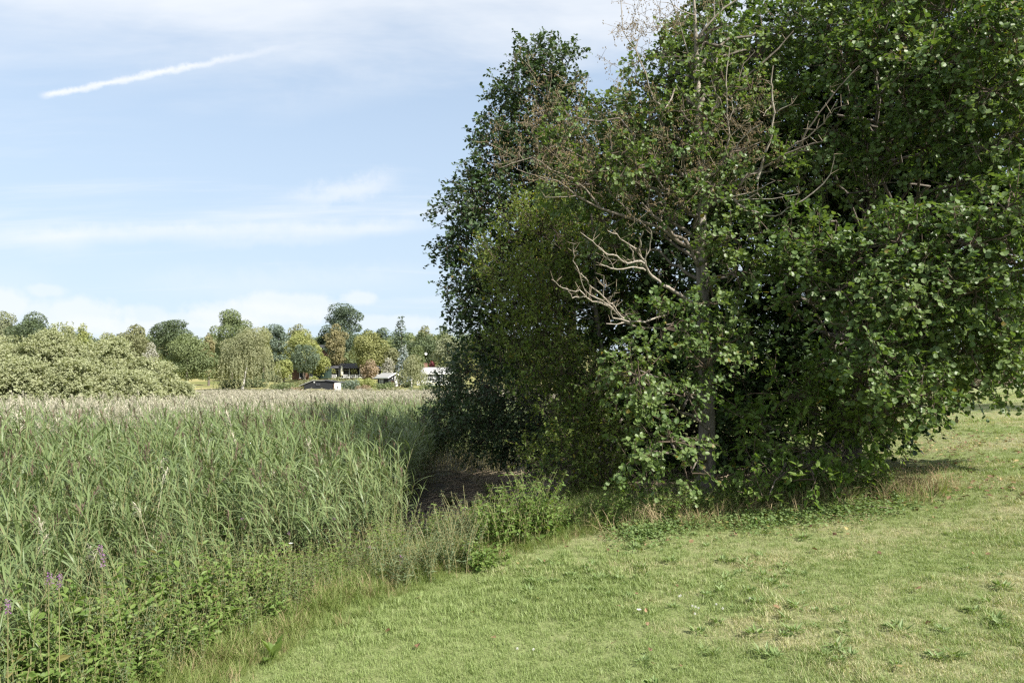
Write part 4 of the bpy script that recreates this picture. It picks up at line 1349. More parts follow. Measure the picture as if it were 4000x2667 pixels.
# the great pale willow thicket on the left: separate rounded bushes that have grown together
WIL = [('rounded pale willow bush at the left edge of the picture', -30, 1298, 125, 46), ('tallest pale willow bush in the middle of the thicket on the left', 215, 1280, 155, 47), ('pale willow bush on the right slope of the thicket on the left', 425, 1316, 130, 46),
       ('low pale willow bush at the right end of the thicket on the left', 590, 1396, 95, 46), ('front pale willow bush low at the left behind the reeds', 70, 1420, 120, 40), ('front pale willow bush in the middle of the thicket behind the reeds', 290, 1425, 130, 41),
       ('front pale willow bush near the right end of the thicket behind the reeds', 490, 1455, 110, 42), ('smallest willow bush where the thicket ends at the reeds', 685, 1490, 55, 46)]
for lab, cx, top, hw, Y in WIL:
    c = at4(cx, top, Y)
    z0 = float(ground(c[0], Y))
    R, H = hw / 2667 * Y * 1.15, c[2] - z0
    t = thing('willow_bush', (c[0], Y, z0), lab, 'bush', 'pale willow bushes of the thicket on the left')
    n = int(40 + 14 * R * H / 6)
    d = rvec(n)
    d[:, 2] = np.abs(d[:, 2])
    d[:, 1] -= .35 * rng.uniform(0, 1, n)
    d = norm(d)
    cs = np.array([c[0], Y, z0 + H * .10]) + d * rng.uniform(.80, 1.0, (n, 1)) * np.array([R * .90, R * .90, H * .84])
    blobs = [(k, np.array([.60, .60, .48]) * rng.uniform(.75, 1.35)) for k in cs]
    P, D = [], []
    for b, r in blobs:
        p, dd = blob_points(b, r, int(30 * r[0] * r[2] / .3), .35, .3)
        P.append(p), D.append(dd)
    P, D = np.concatenate(P), np.concatenate(D)
    pos, ax, nr, rn, A, B, P0, P1 = sprays(P, D, 4, 7, .34, .35, .0, .6, .7)
    mb = MB()
    leaves(mb, L_KITE, pos, ax, nr, .13 * rng.uniform(.7, 1.2, len(pos)), rn)
    part('foliage', mb, M['willow'], t, kind='stuff')
    core = MB()
    crown_leaves(core, [(np.array([c[0], Y, z0 + H * .35]), np.array([R * .85, R * .85, H * .56]))], .22, 2.0)
    part('inner_foliage', core, M['willow'], t, kind='stuff')
    mb = MB()
    for k in cs[::2]:
        limb(mb, (c[0], Y, z0 - .1), k, .06, .015, .08, 5, n=6)
    part('stems', mb, M['bark'], t)

# ------------------------------------------------------------------ houses
M['blackwood'] = plain_mat('black painted boards', (.030, .031, .034), (.018, .019, .021), 14, .7, .3, .2, (6, 6, .3))
M['slateroof'] = plain_mat('dark roofing felt', (.10, .10, .108), (.065, .065, .072), 8, .8, .3)
M['palefelt'] = plain_mat('weathered pale roofing', (.33, .325, .305), (.25, .245, .23), 8, .8, .3)
M['greyroof'] = plain_mat('pale grey eternit roofing', (.40, .40, .385), (.32, .32, .305), 6, .8, .3)
M['white'] = plain_mat('white painted wood', (.78, .78, .76), (.70, .70, .68), 6, .5, .4)
M['greywall'] = plain_mat('light grey boards', (.56, .57, .57), (.48, .49, .49), 12, .7, .3, .2, (6, 6, .3))
M['redwood'] = plain_mat('red brown stained boards', (.185, .105, .068), (.14, .082, .055), 12, .7, .3, .2, (.3, .3, 6))
M['greenmetal'] = plain_mat('dark green corrugated sheet', (.035, .062, .050), (.028, .050, .040), 8, .55, .4)
M['glass'] = plain_mat('dark window pane', (.03, .035, .04), (.02, .025, .03), 2, .08, .6)
M['brick'] = plain_mat('red chimney brick', (.26, .145, .105), (.19, .11, .085), 20, .85, .2)
M['iron'] = plain_mat('black iron', (.02, .02, .022), None, 6, .5, .4)
M['cream'] = plain_mat('cream canvas', (.70, .67, .55), (.60, .57, .46), 6, .85, .1)
M['wood'] = plain_mat('weathered teak', (.36, .22, .14), (.27, .16, .10), 12, .75, .2)


def lbox(name, c, s, mat, parent, rz=0.0):
    mb = MB()
    mb.box(c, s, 0, rz)
    return part(name, mb, M[mat], parent, world=False)


def prism(pts, y0, y1):
    """extrude an x-z outline along y"""
    n = len(pts)
    V = [(x, y0, z) for x, z in pts] + [(x, y1, z) for x, z in pts]
    mb = MB()
    mb.add(V, [[list(range(n - 1, -1, -1)), list(range(n, 2 * n))], [[i, (i + 1) % n, n + (i + 1) % n, n + i] for i in range(n)]])
    return mb


def window(parent, c, w, h, face='y', cols=2, rows=2, frame='white', nm='window'):
    """c: centre of the opening on the wall plane; face y: looks to -y, face x: looks to +x"""
    o = link(nm, None, parent)
    mb = MB()
    b = .09

    def bx(u, v, su, sv, dep, m_):
        if face == 'y':
            m_.box((c[0] + u, c[1] - dep / 2, c[2] + v), (su, dep, sv))
        else:
            m_.box((c[0] + dep / 2, c[1] + u, c[2] + v), (dep, su, sv))
    for s in (-1, 1):
        bx(s * (w / 2 - b / 2), 0, b, h, .09, mb)
        bx(0, s * (h / 2 - b / 2), w - 2 * b, b, .09, mb)
    for i in range(1, cols):
        bx(-w / 2 + w * i / cols, 0, .06, h - 2 * b, .07, mb)
    for j in range(1, rows):
        bx(0, -h / 2 + h * j / rows, w - 2 * b, .055, .075, mb)
    fr = link('frame', mb.mesh('frame', M[frame]), parent)
    bpy.data.objects.remove(o)
    fr.name = nm
    for i in range(cols):
        for j in range(rows):
            m2 = MB()
            bx(-w / 2 + w * (i + .5) / cols, -h / 2 + h * (j + .5) / rows, w / cols - .07, h / rows - .07, .03, m2)
            link('pane', m2.mesh('pane', M['glass']), fr)
    return fr


def roof_gable(parent, w, d, ze, zr, over, th, mat, name='roof'):
    """ridge along x"""
    hd = d / 2 + over
    zo = ze - (zr - ze) * over / (d / 2)
    for s in (-1, 1):
        pts = [(s * hd, zo), (0, zr), (0, zr + th), (s * hd, zo + th)]
        V = [(-w / 2 - over, y, z) for y, z in pts] + [(w / 2 + over, y, z) for y, z in pts]
        mb = MB()
        mb.add(V, [[[0, 1, 2, 3], [7, 6, 5, 4], [0, 4, 5, 1], [1, 5, 6, 2], [2, 6, 7, 3], [3, 7, 4, 0]]])
        part(name, mb, M[mat], parent, world=False)


def gable_wall(parent, w, d, ze, zr, mat):
    mb = MB()
    mb.box((0, 0, ze / 2), (w, d, ze))
    for s in (-1, 1):
        mb.add([(s * w / 2, -d / 2, ze), (s * w / 2, d / 2, ze), (s * w / 2, 0, zr)], [[[0, 1, 2]]])
    part('wall', mb, M[mat], parent, world=False)


def place4(x, base, Y):
    c = at4(x, base, Y)
    return c


# white trimmed black cabin
c = place4(1519, 1507, 128)
cab = thing('garden_cabin', c, 'small black cabin with white bargeboards and a white framed window', 'cabin', rz=math.radians(-38))
gable_wall(cab, 3.0, 2.9, 1.75, 2.35, 'blackwood')
roof_gable(cab, 3.0, 2.9, 1.75, 2.42, .45, .10, 'palefelt')
window(cab, (-.35, -1.455, 1.0), .95, .95, 'y', 2, 2)
d = lbox('door', (1.53, .45, .95), (.05, .85, 1.85), 'white', cab)
window(cab, (1.56, .45, 1.45), .5, .5, 'x', 2, 2)
for s in (-1, 1):
    mb = MB()
    zo = 1.75 - .67 * .45 / 1.45
    mb.add([(1.96, s * 1.92, zo - .06), (1.96, 0, 2.36), (1.96, 0, 2.56), (1.96, s * 1.92, zo + .16), (1.99, s * 1.92, zo - .06), (1.99, 0, 2.36), (1.99, 0, 2.56), (1.99, s * 1.92, zo + .16)],
           [[[0, 1, 2, 3], [7, 6, 5, 4], [0, 4, 5, 1], [1, 5, 6, 2], [2, 6, 7, 3], [3, 7, 4, 0]]])
    part('bargeboard', mb, M['white'], cab, world=False)
lbox('fascia', (0, -1.93, 1.56), (3.9, .04, .2), 'white', cab)
lbox('lamp', (1.54, -.55, 1.5), (.12, .14, .2), 'white', cab)

# white grey house with the chimney
c = place4(1712, 1492, 140)
h2 = thing('summer_house', c, 'light grey summer house with a pale roof and a red brick chimney', 'house', rz=math.radians(4))
gable_wall(h2, 7.0, 4.4, 1.95, 2.9, 'greywall')
roof_gable(h2, 7.0, 4.4, 1.95, 3.0, .4, .10, 'greyroof')
window(h2, (-1.7, -2.205, 1.05), 1.5, 1.5, 'y', 4, 2)
window(h2, (.9, -2.205, 1.05), .9, 1.4, 'y', 2, 2)
lbox('door', (.05, -2.22, .95), (.75, .05, 1.9), 'iron', h2)
mb = MB()
mb.box((-2.6, .3, 3.1), (.72, .72, 1.5))
mb.box((-2.6, .3, 3.9), (.82, .82, .12))
part('chimney', mb, M['brick'], h2, world=False)
mb = MB()
tube(mb, [(-2.5, .35, 3.9), (-2.5, .35, 6.2)], (.03, .03), 6)
part('pole', mb, M['iron'], h2, world=False)
mb = MB()
tube(mb, [(-2.5, .20, 5.9), (-2.5, .26, 5.9), (-2.5, .30, 5.9)], (.28, .2, .05), 12)
part('dish', mb, M['white'], h2, world=False)
lbox('gutter', (0, -2.62, 1.72), (7.8, .08, .10), 'white', h2)


def xfence(label, c, n, w, h, rz=0.0):
    f = thing('white_fence', c, label, 'fence', rz=rz)
    for i in range(n + 1):
        lbox('post', (i * w, 0, h / 2), (.12, .12, h), 'white', f)
    for i in range(n):
        lbox('rail', (i * w + w / 2, 0, h - .05), (w - .13, .08, .09), 'white', f)
        lbox('rail', (i * w + w / 2, 0, .18), (w - .13, .08, .09), 'white', f)
        for s in (-1, 1):
            mb = MB()
            tube(mb, [(i * w + .08, s * .025, h / 2 - s * (h / 2 - .22)), (i * w + w - .08, s * .025, h / 2 + s * (h / 2 - .22))], (.045, .045), 4)
            part('brace', mb, M['white'], f, world=False)
    return f


xfence('white fence with crossed braces in front of the light grey house', place4(1630, 1505, 126), 6, 1.15, .95)

# the long black house on the slope with its terrace
c = place4(1385, 1476, 160)
h1 = thing('black_house', c, 'long low black house with a dark hipped roof and a white terrace rail', 'house')
lbox('wall', (0, 1.6, 1.15), (11.0, 4.0, 2.3), 'blackwood', h1)
mb = MB()
x0, x1, y0, y1, ze, zr = -6.6, 6.4, -2.2, 4.2, 2.3, 3.55
V = [(x0, y0, ze), (x1, y0, ze), (x1, y1, ze), (x0, y1, ze), (x0 + 3.2, 1.0, zr), (x1 - 2.6, 1.0, zr), (x0, y0, ze + .16), (x1, y0, ze + .16), (x1, y1, ze + .16), (x0, y1, ze + .16)]
mb.add(V, [[[0, 3, 2, 1], [0, 1, 7, 6], [1, 2, 8, 7], [2, 3, 9, 8], [3, 0, 6, 9], [6, 7, 5, 4], [8, 9, 4, 5]], [[7, 8, 5], [9, 6, 4]]])
part('roof', mb, M['slateroof'], h1, world=False)
mb = MB()
tube(mb, [(.9, 1.0, 3.3), (.9, 1.0, 5.1)], (.17, .17), 8)
part('flue', mb, M['iron'], h1, world=False)
for xx in (-5.6, -3.2, -.8, 1.6, 4.0, 5.8):
    lbox('post', (xx, -1.7, 1.15), (.14, .14, 2.3), 'greywall', h1)
for xx in (-4.2, -1.9, 2.8, 4.8):
    window(h1, (xx, -.402, 1.15), 1.5, 1.7, 'y', 2, 1, 'greywall')
xfence('white terrace rail with crossed braces along the black house', c + np.array([-1.8, -2.9, 0]), 6, 1.35, .85)
xfence('short white terrace rail left of the folded parasol', c + np.array([-5.9, -2.9, 0]), 2, 1.2, .85)
pc = c + np.array([-2.35, -2.6, 0])
pr = thing('parasol', pc, 'folded cream parasol on the terrace of the black house', 'parasol')
mb = MB()
tube(mb, [(0, 0, 0), (0, 0, 3.0)], (.04, .03), 6)
part('pole', mb, M['white'], pr, world=False)
mb = MB()
tube(mb, [(0, 0, .55), (0, 0, .7), (0, 0, 1.6), (0, 0, 2.6), (0, 0, 3.0)], (.20, .36, .33, .22, .03), 9)
part('canopy', mb, M['cream'], pr, world=False)
lbox('foot', (0, 0, .06), (.7, .7, .12), 'greywall', pr)
for dx, lab, mt in ((.35, 'potted plant with yellow leaves on the terrace right of the folded parasol', 'bg_yellow'), (-4.6, 'yellow green potted tree on the terrace left of the folded parasol', 'bg_lime'), (3.2, 'green potted plant at the right end of the terrace', 'bg_lime')):
    p0 = c + np.array([dx, -2.4, 0])
    t = thing('potted_plant', p0, lab, 'plant', 'potted plants on the terrace')
    mb = MB()
    tube(mb, [(0, 0, 0), (0, 0, .5)], (.22, .30), 9)
    part('pot', mb, M['brick'], t, world=False)
    mb = MB()
    tube(mb, [(0, 0, .4), (0, 0, 1.3)], (.04, .03), 5)
    part('stem', mb, M['twig'], t, world=False)
    mb = MB()
    crown_leaves(mb, [(np.array([0, 0, 1.65]), np.array([.75, .6, .55]))], .3, 2.4)
    part('crown', mb, M[mt], t, world=False, kind='stuff')

# green shed with a curved roof
c = place4(1258, 1476, 154)
gs = thing('green_shed', c, 'dark green metal shed with a low curved roof beside the black house', 'shed')
lbox('wall', (0, 0, .95), (3.5, 3.2, 1.9), 'greenmetal', gs)
for k in range(18):
    lbox('rib', (-1.65 + k * .194, -1.615, .9), (.07, .03, 1.7), 'greenmetal', gs)
a = np.linspace(0, math.pi, 9)
mb = prism([(-1.9 * math.cos(q), 1.9 + .42 * math.sin(q)) for q in a], -1.8, 1.8)
part('roof', mb, M['greenmetal'], gs, world=False)
lbox('lamp', (1.3, -1.66, 1.55), (.2, .1, .2), 'white', gs)

# red brown cabin behind the round dark tree
c = place4(1178, 1484, 160)
rc = thing('red_cabin', c, 'red brown wooden cabin with a flat roof behind the round dark tree', 'cabin')
lbox('wall', (1.2, 0, 1.2), (5.8, 3.2, 2.4), 'redwood', rc)
lbox('roof', (1.2, 0, 2.5), (6.6, 4.0, .18), 'palefelt', rc)
lbox('board_screen', (-2.6, -1.7, .7), (1.7, .1, 1.4), 'cream', rc)
window(rc, (.5, -1.602, 1.3), 1.0, 1.5, 'y', 1, 1)
window(rc, (3.0, -1.602, 1.3), 1.4, 1.2, 'y', 2, 1)

# black sheds at the edge of the reeds with the white door
c = place4(1238, 1517, 106)
s1 = thing('black_shed', c, 'black boarded shed with a pale lean-to roof at the edge of the reeds', 'shed')
mb = prism([(-1.6, 0), (1.9, 0), (1.9, 1.25), (-.2, 1.25), (-1.6, .75)], -1.2, 1.2)
part('wall', mb, M['blackwood'], s1, world=False)
mb = prism([(-2.35, .42), (-.25, 1.26), (2.15, 1.26), (2.15, 1.36), (-.27, 1.36), (-2.38, .5)], -1.4, 1.4)
part('roof', mb, M['palefelt'], s1, world=False)
lbox('lamp', (-.05, -1.24, 1.05), (.2, .08, .2), 'white', s1)
window(s1, (.55, -1.202, .7), .6, .35, 'y', 1, 1, 'slateroof')
c = place4(1296, 1521, 101)
s2 = thing('black_shed', c, 'smaller black shed standing right in front beside the white door panel', 'shed')
mb = prism([(-.75, 0), (.75, 0), (.75, 1.12), (-.75, 1.38)], -.9, .9)
part('wall', mb, M['blackwood'], s2, world=False)
mb = prism([(-.9, 1.41), (1.75, 1.08), (1.75, 1.16), (-.9, 1.5)], -1.1, 1.1)
part('roof', mb, M['slateroof'], s2, world=False)
dp = thing('white_door', place4(1319, 1527, 100.0), 'white wooden privy door with a dark drop shaped opening', 'door')
lbox('panel', (0, 0, .62), (.95, .06, 1.24), 'white', dp)
mb = prism([(0, .85), (.07, .62), (.06, .5), (0, .45), (-.06, .5), (-.07, .62)], -.045, -.031)
part('opening', mb, M['iron'], dp, world=False)
lbox('side_board', (-.55, .1, .55), (.12, .3, 1.1), 'redwood', dp)

# garden chairs beside the cabin
for i, (x, lab) in enumerate(((1537, 'wooden garden chair with raised back close to the cabin door'), (1563, 'wooden garden chair standing nearest to the birch trunk'))):
    t = thing('garden_chair', place4(x, 1512, 124), lab, 'chair', 'garden chairs by the cabin', rz=math.radians(40 + 60 * i))
    lbox('seat', (0, 0, .45), (.6, .6, .06), 'wood', t)
    lbox('backrest', (0, .3, .85), (.6, .06, .75), 'wood', t)
    for sx in (-1, 1):
        for sy in (-1, 1):
            lbox('leg', (sx * .26, sy * .25, .21), (.06, .06, .42), 'wood', t)
t = thing('garden_table', place4(1551, 1512, 123.5), 'small wooden garden table between the two chairs by the cabin', 'table')
lbox('top', (0, 0, .7), (.9, .7, .06), 'wood', t)
for sx in (-1, 1):
    for sy in (-1, 1):
        lbox('leg', (sx * .38, sy * .28, .335), (.07, .07, .67), 'wood', t)

# roof of a house far up in the wood
c = at4(1256, 1352, 176)
z0 = float(ground(c[0], 176))
t = thing('hill_house', (c[0], 176, z0), 'grey roofed house half hidden in the wood left of the orange tree', 'house')
lbox('wall', (0, 0, (c[2] - z0 - .6) / 2), (4.4, 4, c[2] - z0 - .6), 'redwood', t)
mb = prism([(-2.6, c[2] - z0 - .6), (2.6, c[2] - z0 - .6), (2.2, c[2] - z0 + .3), (-2.2, c[2] - z0 + .3)], -2.6, 2.6)
part('roof', mb, M['slateroof'], t, world=False)


# ------------------------------------------------------------------ reeds
def ribbon(P0, az, el, L, w, bend, n=5, twist=0.0):
    """one long blade that leaves its stem at elevation el and arches over: vertices and faces"""
    t = np.linspace(0, 1, n)
    e = el - bend * t
    ds = L / (n - 1)
    h = np.concatenate([[0], np.cumsum(np.cos(e[:-1]) * ds)])
    v = np.concatenate([[0], np.cumsum(np.sin(e[:-1]) * ds)])
    prof = np.interp(t, [0, .15, .45, .8, 1], [.45, .9, 1, .55, .04]) * w / 2
    ca, sa = math.cos(az), math.sin(az)
    c = np.stack([h * ca, h * sa, v], 1) + np.asarray(P0)
    side = np.array([-sa, ca, 0]) * math.cos(twist) + np.array([0, 0, 1]) * math.sin(twist)
    V = np.concatenate([c - side * prof[:, None], c + side * prof[:, None]])
    i = np.arange(n - 1)
    return V, np.stack([i, i + 1, n + i + 1, n + i], 1)


def reed_pieces(h, nl, plume, lw=.023, ll=(.32, .56), start=.35, lean=.10, wind=2.6):
    """stem, blades and plume of one reed as separate MBs"""
    az0 = rng.uniform(0, 6.28)
    n = 7
    t = np.linspace(0, 1, n)
    stem = np.stack([math.cos(az0) * lean * h * t ** 2, math.sin(az0) * lean * h * t ** 2, h * t], 1)
    sm = MB()
    tube(sm, stem, (.0050, .0022), 4, 0, rng.uniform())
    bl = []
    for k in range(nl):
        u = start + (1 - start) * (k + .6) / nl
        p = [np.interp(u, t, stem[:, j]) for j in range(3)]
        az = (wind + rng.normal() * .75) if rng.uniform() < .55 else rng.uniform(0, 6.28)
        L = rng.uniform(*ll) * (1.0 - .35 * abs(u - .65))
        b = MB()
        V, f = ribbon(p, az, rng.uniform(.7, 1.25), L, lw * rng.uniform(.75, 1.2), rng.uniform(.5, 1.7), 5, rng.uniform(-.5, .5))
        b.add(V, f, 0, rng.uniform(), True)
        bl.append(b)
    b = MB()
    V, f = ribbon(stem[-1], rng.uniform(0, 6.28), 1.4, .30, lw * .6, .5)
    b.add(V, f, 0, rng.uniform())
    bl.append(b)
    pm = None
    if plume:
        pm = MB()
        top = stem[-1]
        az = wind + rng.normal() * .8
        for k in range(22):
            u = k / 22
            p = top + np.array([math.cos(az) * .05 * u, math.sin(az) * .05 * u, .20 * u])
            V, f = ribbon(p, az + rng.normal() * 1.1, rng.uniform(.3, 1.3), (.15 - .07 * u) * rng.uniform(.7, 1.2), .010, rng.uniform(.6, 1.8), 4)
            pm.add(V, f, 0, rng.uniform())
        tube(pm, [top, top + np.array([math.cos(az) * .06, math.sin(az) * .06, .22])], (.003, .001), 3)
    return sm, bl, pm


def joined(pieces, mats):
    sm, bl, pm = pieces
    mb = MB()
    mb.merge(sm, mat=0)
    for b in bl:
        mb.merge(b, mat=1)
    if pm:
        mb.merge(pm, mat=2)
    return mb


def rand_rot(n, tilt, az=None):
    r = np.zeros((n, 3))
    r[:, 0] = rng.normal(0, tilt, n)
    r[:, 1] = rng.normal(0, tilt, n)
    r[:, 2] = rng.uniform(0, 6.28, n) if az is None else az
    return r


def lean_rot(P, tilt, az):
    """reeds lean together in patches, as the wind has left them"""
    r = rand_rot(len(P), tilt, rng.normal(0, az, len(P)))
    r[:, 0] += .75 * (fbm(P[:, 0] * .45, P[:, 1] * .45, 101) - .5)
    r[:, 1] += .75 * (fbm(P[:, 0] * .45, P[:, 1] * .45, 111) - .5) - .06
    return r


GREEN_SETS = [reed_pieces(1.9 * rng.uniform(.85, 1.1), int(rng.integers(12, 17)), k % 5 == 0) for k in range(14)]
green_tpl = [joined(p, None).mesh('green_reed', [M['reed_stem'], M['reed'], M['plume']]) for p in GREEN_SETS]
dry_tpl = []
for k in range(10):
    sm, bl, pm = reed_pieces(2.0 * rng.uniform(.9, 1.1), 5, True, lw=.024, ll=(.22, .38), start=.5)
    # a bigger nodding plume for the ripe pale reeds
    top = np.concatenate(sm.V)[-1]
    az = 2.6 + rng.normal() * .6
    pm = MB()
    for j in range(36):
        u = j / 36
        p = top + np.array([math.cos(az) * .10 * u * u, math.sin(az) * .10 * u * u, .25 * u])
        V, f = ribbon(p, az + rng.normal() * .9, rng.uniform(.2, 1.2), (.17 - .08 * u) * rng.uniform(.7, 1.2), .0115, rng.uniform(.8, 1.9), 4)
        pm.add(V, f, 0, rng.uniform())
    dry_tpl.append(joined((sm, bl, pm), None).mesh('flowering_reed', [M['dry_stem'], M['reed_far'], M['dry_plume']]))


def clearing(x, y):
    """the open mud below the trees, free of reeds"""
    lim = np.interp(y, [9, 12, 13, 14.5, 17, 20, 24.5], [-.16, -.18, -.195, -.165, -.130, -.105, -.085])
    return (y > 9.0) & (y < 22.0 + 2 * (fbm(x * .7, y * .1, 23) - .5)) & (x / np.maximum(y, .1) > lim + .05 * (fbm(x * .8, y * .8, 21) - .5))


def dryness(x, y):
    """0: green reeds, 1: ripe pale plumes; the green belt is widest beside the trees"""
    a = np.arctan2(x, y)
    y0 = np.interp(a, [-.75, -.62, -.45, -.30, -.2, -.12, -.05], [14, 15.0, 18.0, 24.0, 29.0, 34.0, 38.0])
    r = y + 6 * (fbm(x * .35, y * .35, 31) - .5)
    return sstep(r, y0 - 2.0, y0 + 5.0)


def reed_points(y0, y1, dens):
    A = .80 * (y1 * y1 - y0 * y0) / 2 + 4 * (y1 - y0)
    n = int(A * dens)
    y = np.sqrt(rng.uniform(y0 * y0, y1 * y1, n))
    x = rng.uniform(-.84 * y - 1.0, .12 * y + 1.5)
    d = shore_d(x, y)
    ok = (d < np.where(y < 7, -.35, -.9) - .9 * vnoise(x * .9, y * .9, 41)) & ~clearing(x, y) & (vnoise(x * 1.1, y * 1.1, 43) > .12)
    wil = np.zeros(n, bool)
    for _, cx, top, hw, Y in WIL:
        c = at4(cx, top, Y)
        R = hw / 2667 * Y * .8
        wil |= ((x - c[0]) ** 2 + (y - Y) ** 2) < R * R
    return x[ok & ~wil], y[ok & ~wil], d[ok & ~wil]


xs, ys, ds_ = zip(*[reed_points(a, b, k) for a, b, k in ((3.9, 9, 34), (9, 16, 38), (16, 26, 30), (26, 40, 20))])
x, y, d = map(np.concatenate, (xs, ys, ds_))
dr = dryness(x, y)
pickdry = rng.uniform(0, 1, len(x)) < dr * .74 + .012
z = ground(x, y)
hs = np.interp(y, [14, 26, 40], [1.0, .97, .86]) * np.interp(d, [-6, -2.5, -.9], [1.0, .86, .58]) * rng.uniform(.76, 1.12, len(x)) * (1 + .3 * (fbm(x * .3, y * .3, 51) - .5))
P = np.stack([x, y, z - .03], 1)

# the nearest reeds are plants of their own
dist = np.hypot(x, y)
inv = (np.abs(x) < .75 * y) & ~pickdry
idx = np.argsort(np.where(inv, dist, 1e9))[:240]
solo = np.zeros(len(x), bool)
solo[idx] = True
proto = []
for k, (sm, bl, pm) in enumerate(GREEN_SETS):
    proto.append((sm.mesh('stem', M['reed_stem']), [b.mesh('blade', M['reed']) for b in bl], pm.mesh('plume', M['plume']) if pm else None))
for j, i in enumerate(idx):
    k = int(rng.integers(len(proto)))
    rot = tuple(lean_rot(P[i:i + 1], .13, .5)[0])
    s = float(hs[i])
    if j < 45:
        o = thing('reed', P[i], ('green reed with a drooping purple brown plume at the near edge of the reed bed' if proto[k][2] else 'green common reed without a plume at the near edge of the reed bed'), 'reed', 'single reeds at the near edge of the reed bed')
        o.rotation_euler = rot
        o.scale = (s, s, s)
        sm, bl, pm = proto[k]
        link('stem', sm, o)
        for b in bl:
            link('blade', b, o)
        if pm:
            link('plume', pm, o)
    else:
        o = link('reed', green_tpl[k])
        o.location, o.rotation_euler, o.scale = tuple(P[i]), rot, (s, s, s)
        tag(o, ('green reed with a drooping purple brown plume at the near edge of the reed bed' if proto[k][2] else 'green common reed without a plume at the near edge of the reed bed'), 'reed', 'single reeds at the near edge of the reed bed')

g_ = ~pickdry & ~solo
n = int(g_.sum())
sc = np.repeat(hs[g_][:, None], 3, 1)
scatter('green_reed_bed', P[g_], lean_rot(P[g_], .14, .55), sc, rng.integers(0, len(green_tpl), n), green_tpl, label='dense bed of green common reeds', cat='reed bed')
g_ = pickdry
n = int(g_.sum())
sc = np.repeat((hs[g_] * rng.uniform(.86, 1.0, n))[:, None], 3, 1)
pn = P[g_]
fx, fy, fd = zip(*[reed_points(a, b, k) for a, b, k in ((40, 62, 10), (62, 100, 5.5))])
fx, fy = np.concatenate(fx), np.concatenate(fy)
fp = np.stack([fx, fy, ground(fx, fy)], 1)
# far reeds: fewer and broader
fs = np.stack([np.interp(fy, [40, 100], [1.6, 2.8])] * 2 + [rng.uniform(.88, 1.1, len(fx)) * np.interp(fy, [40, 62, 100], [.84, .78, .66])], 1)
n2 = len(fx)
scatter('flowering_reed_bed', np.concatenate([pn, fp]), np.concatenate([rand_rot(n, .08, rng.normal(0, .6, n)), rand_rot(n2, .05, rng.normal(0, .8, n2))]),
        np.concatenate([sc, fs]), rng.integers(0, len(dry_tpl), n + n2), dry_tpl, label='wide field of ripe reeds with pale nodding plumes', cat='reed bed')

# broken reed litter lying on the mud
n = 2600
x = rng.uniform(-3.5, 4.5, n)
y = rng.uniform(10, 25, n)
ok = clearing(x, y)
x, y = x[ok], y[ok]
a = np.stack([x, y, ground(x, y) + rng.uniform(.01, .07, len(x))], 1)
th = rng.normal(.2, .7, len(x))
ln = rng.uniform(.3, 1.3, len(x))
b = a + np.stack([np.cos(th) * ln, np.sin(th) * ln, rng.uniform(-.01, .12, len(x))], 1)
mb = MB()
twigs(mb, a, b, .010, .006, 0)
tag(link('reed_litter', mb.mesh('reed_litter', plain_mat('dead reed straw', (.42, .335, .235), (.22, .17, .12), 4, .8, .2))), 'broken dead reed stalks strewn over the dark mud', 'reed litter', kind='stuff')

# ------------------------------------------------------------------ tussocks, herbs and flowers along the edge
def tussock_mesh(n, h, w, spread, mat, bend=(.5, 1.6)):
    mb = MB()
    for _ in range(n):
        az = rng.uniform(0, 6.28)
        r = spread * math.sqrt(rng.uniform())
        a2 = rng.uniform(0, 6.28)
        V, f = ribbon((r * math.cos(a2), r * math.sin(a2), 0), az, rng.uniform(1.0, 1.5), h * rng.uniform(.6, 1.15), w * rng.uniform(.7, 1.2), rng.uniform(*bend), 4, rng.uniform(-.3, .3))
        mb.add(V, f, 0, rng.uniform())
    return mb.mesh('tussock', mat)


long_tpl = [tussock_mesh(26, .38, .006, .10, M['grass']) for _ in range(5)] + [tussock_mesh(20, .42, .005, .10, M['hay']) for _ in range(2)]
n = 5200
t = rng.uniform(0, 1, n)
seg = rng.integers(2, 10, n)
q = SHORE[seg] + (SHORE[seg + 1] - SHORE[seg]) * t[:, None]
q = q + rng.normal(size=(n, 2)) * .42 + np.array([-.35, .25])
d = shore_d(q[:, 0], q[:, 1])
ok = (d < .30) & (d > np.where(q[:, 1] < 7, -.75, -1.3)) & (q[:, 1] < 12.5) & (rng.uniform(0, 1, n) < np.where(d < -.5, .5, 1))
q, d = q[ok], d[ok]
n = len(q)
s = np.interp(d, [-1.5, -.3, .3], [1.15, .8, .35]) * rng.uniform(.6, 1.2, n)
pk = np.where(rng.uniform(0, 1, n) < .14, rng.integers(5, 7, n), rng.integers(0, 5, n))
scatter('long_grass', np.stack([q[:, 0], q[:, 1], ground(q[:, 0], q[:, 1]) - .01], 1), rand_rot(n, .12), np.repeat(s[:, None], 3, 1), pk, long_tpl, label='unmown long grass along the edge of the lawn', cat='grass')

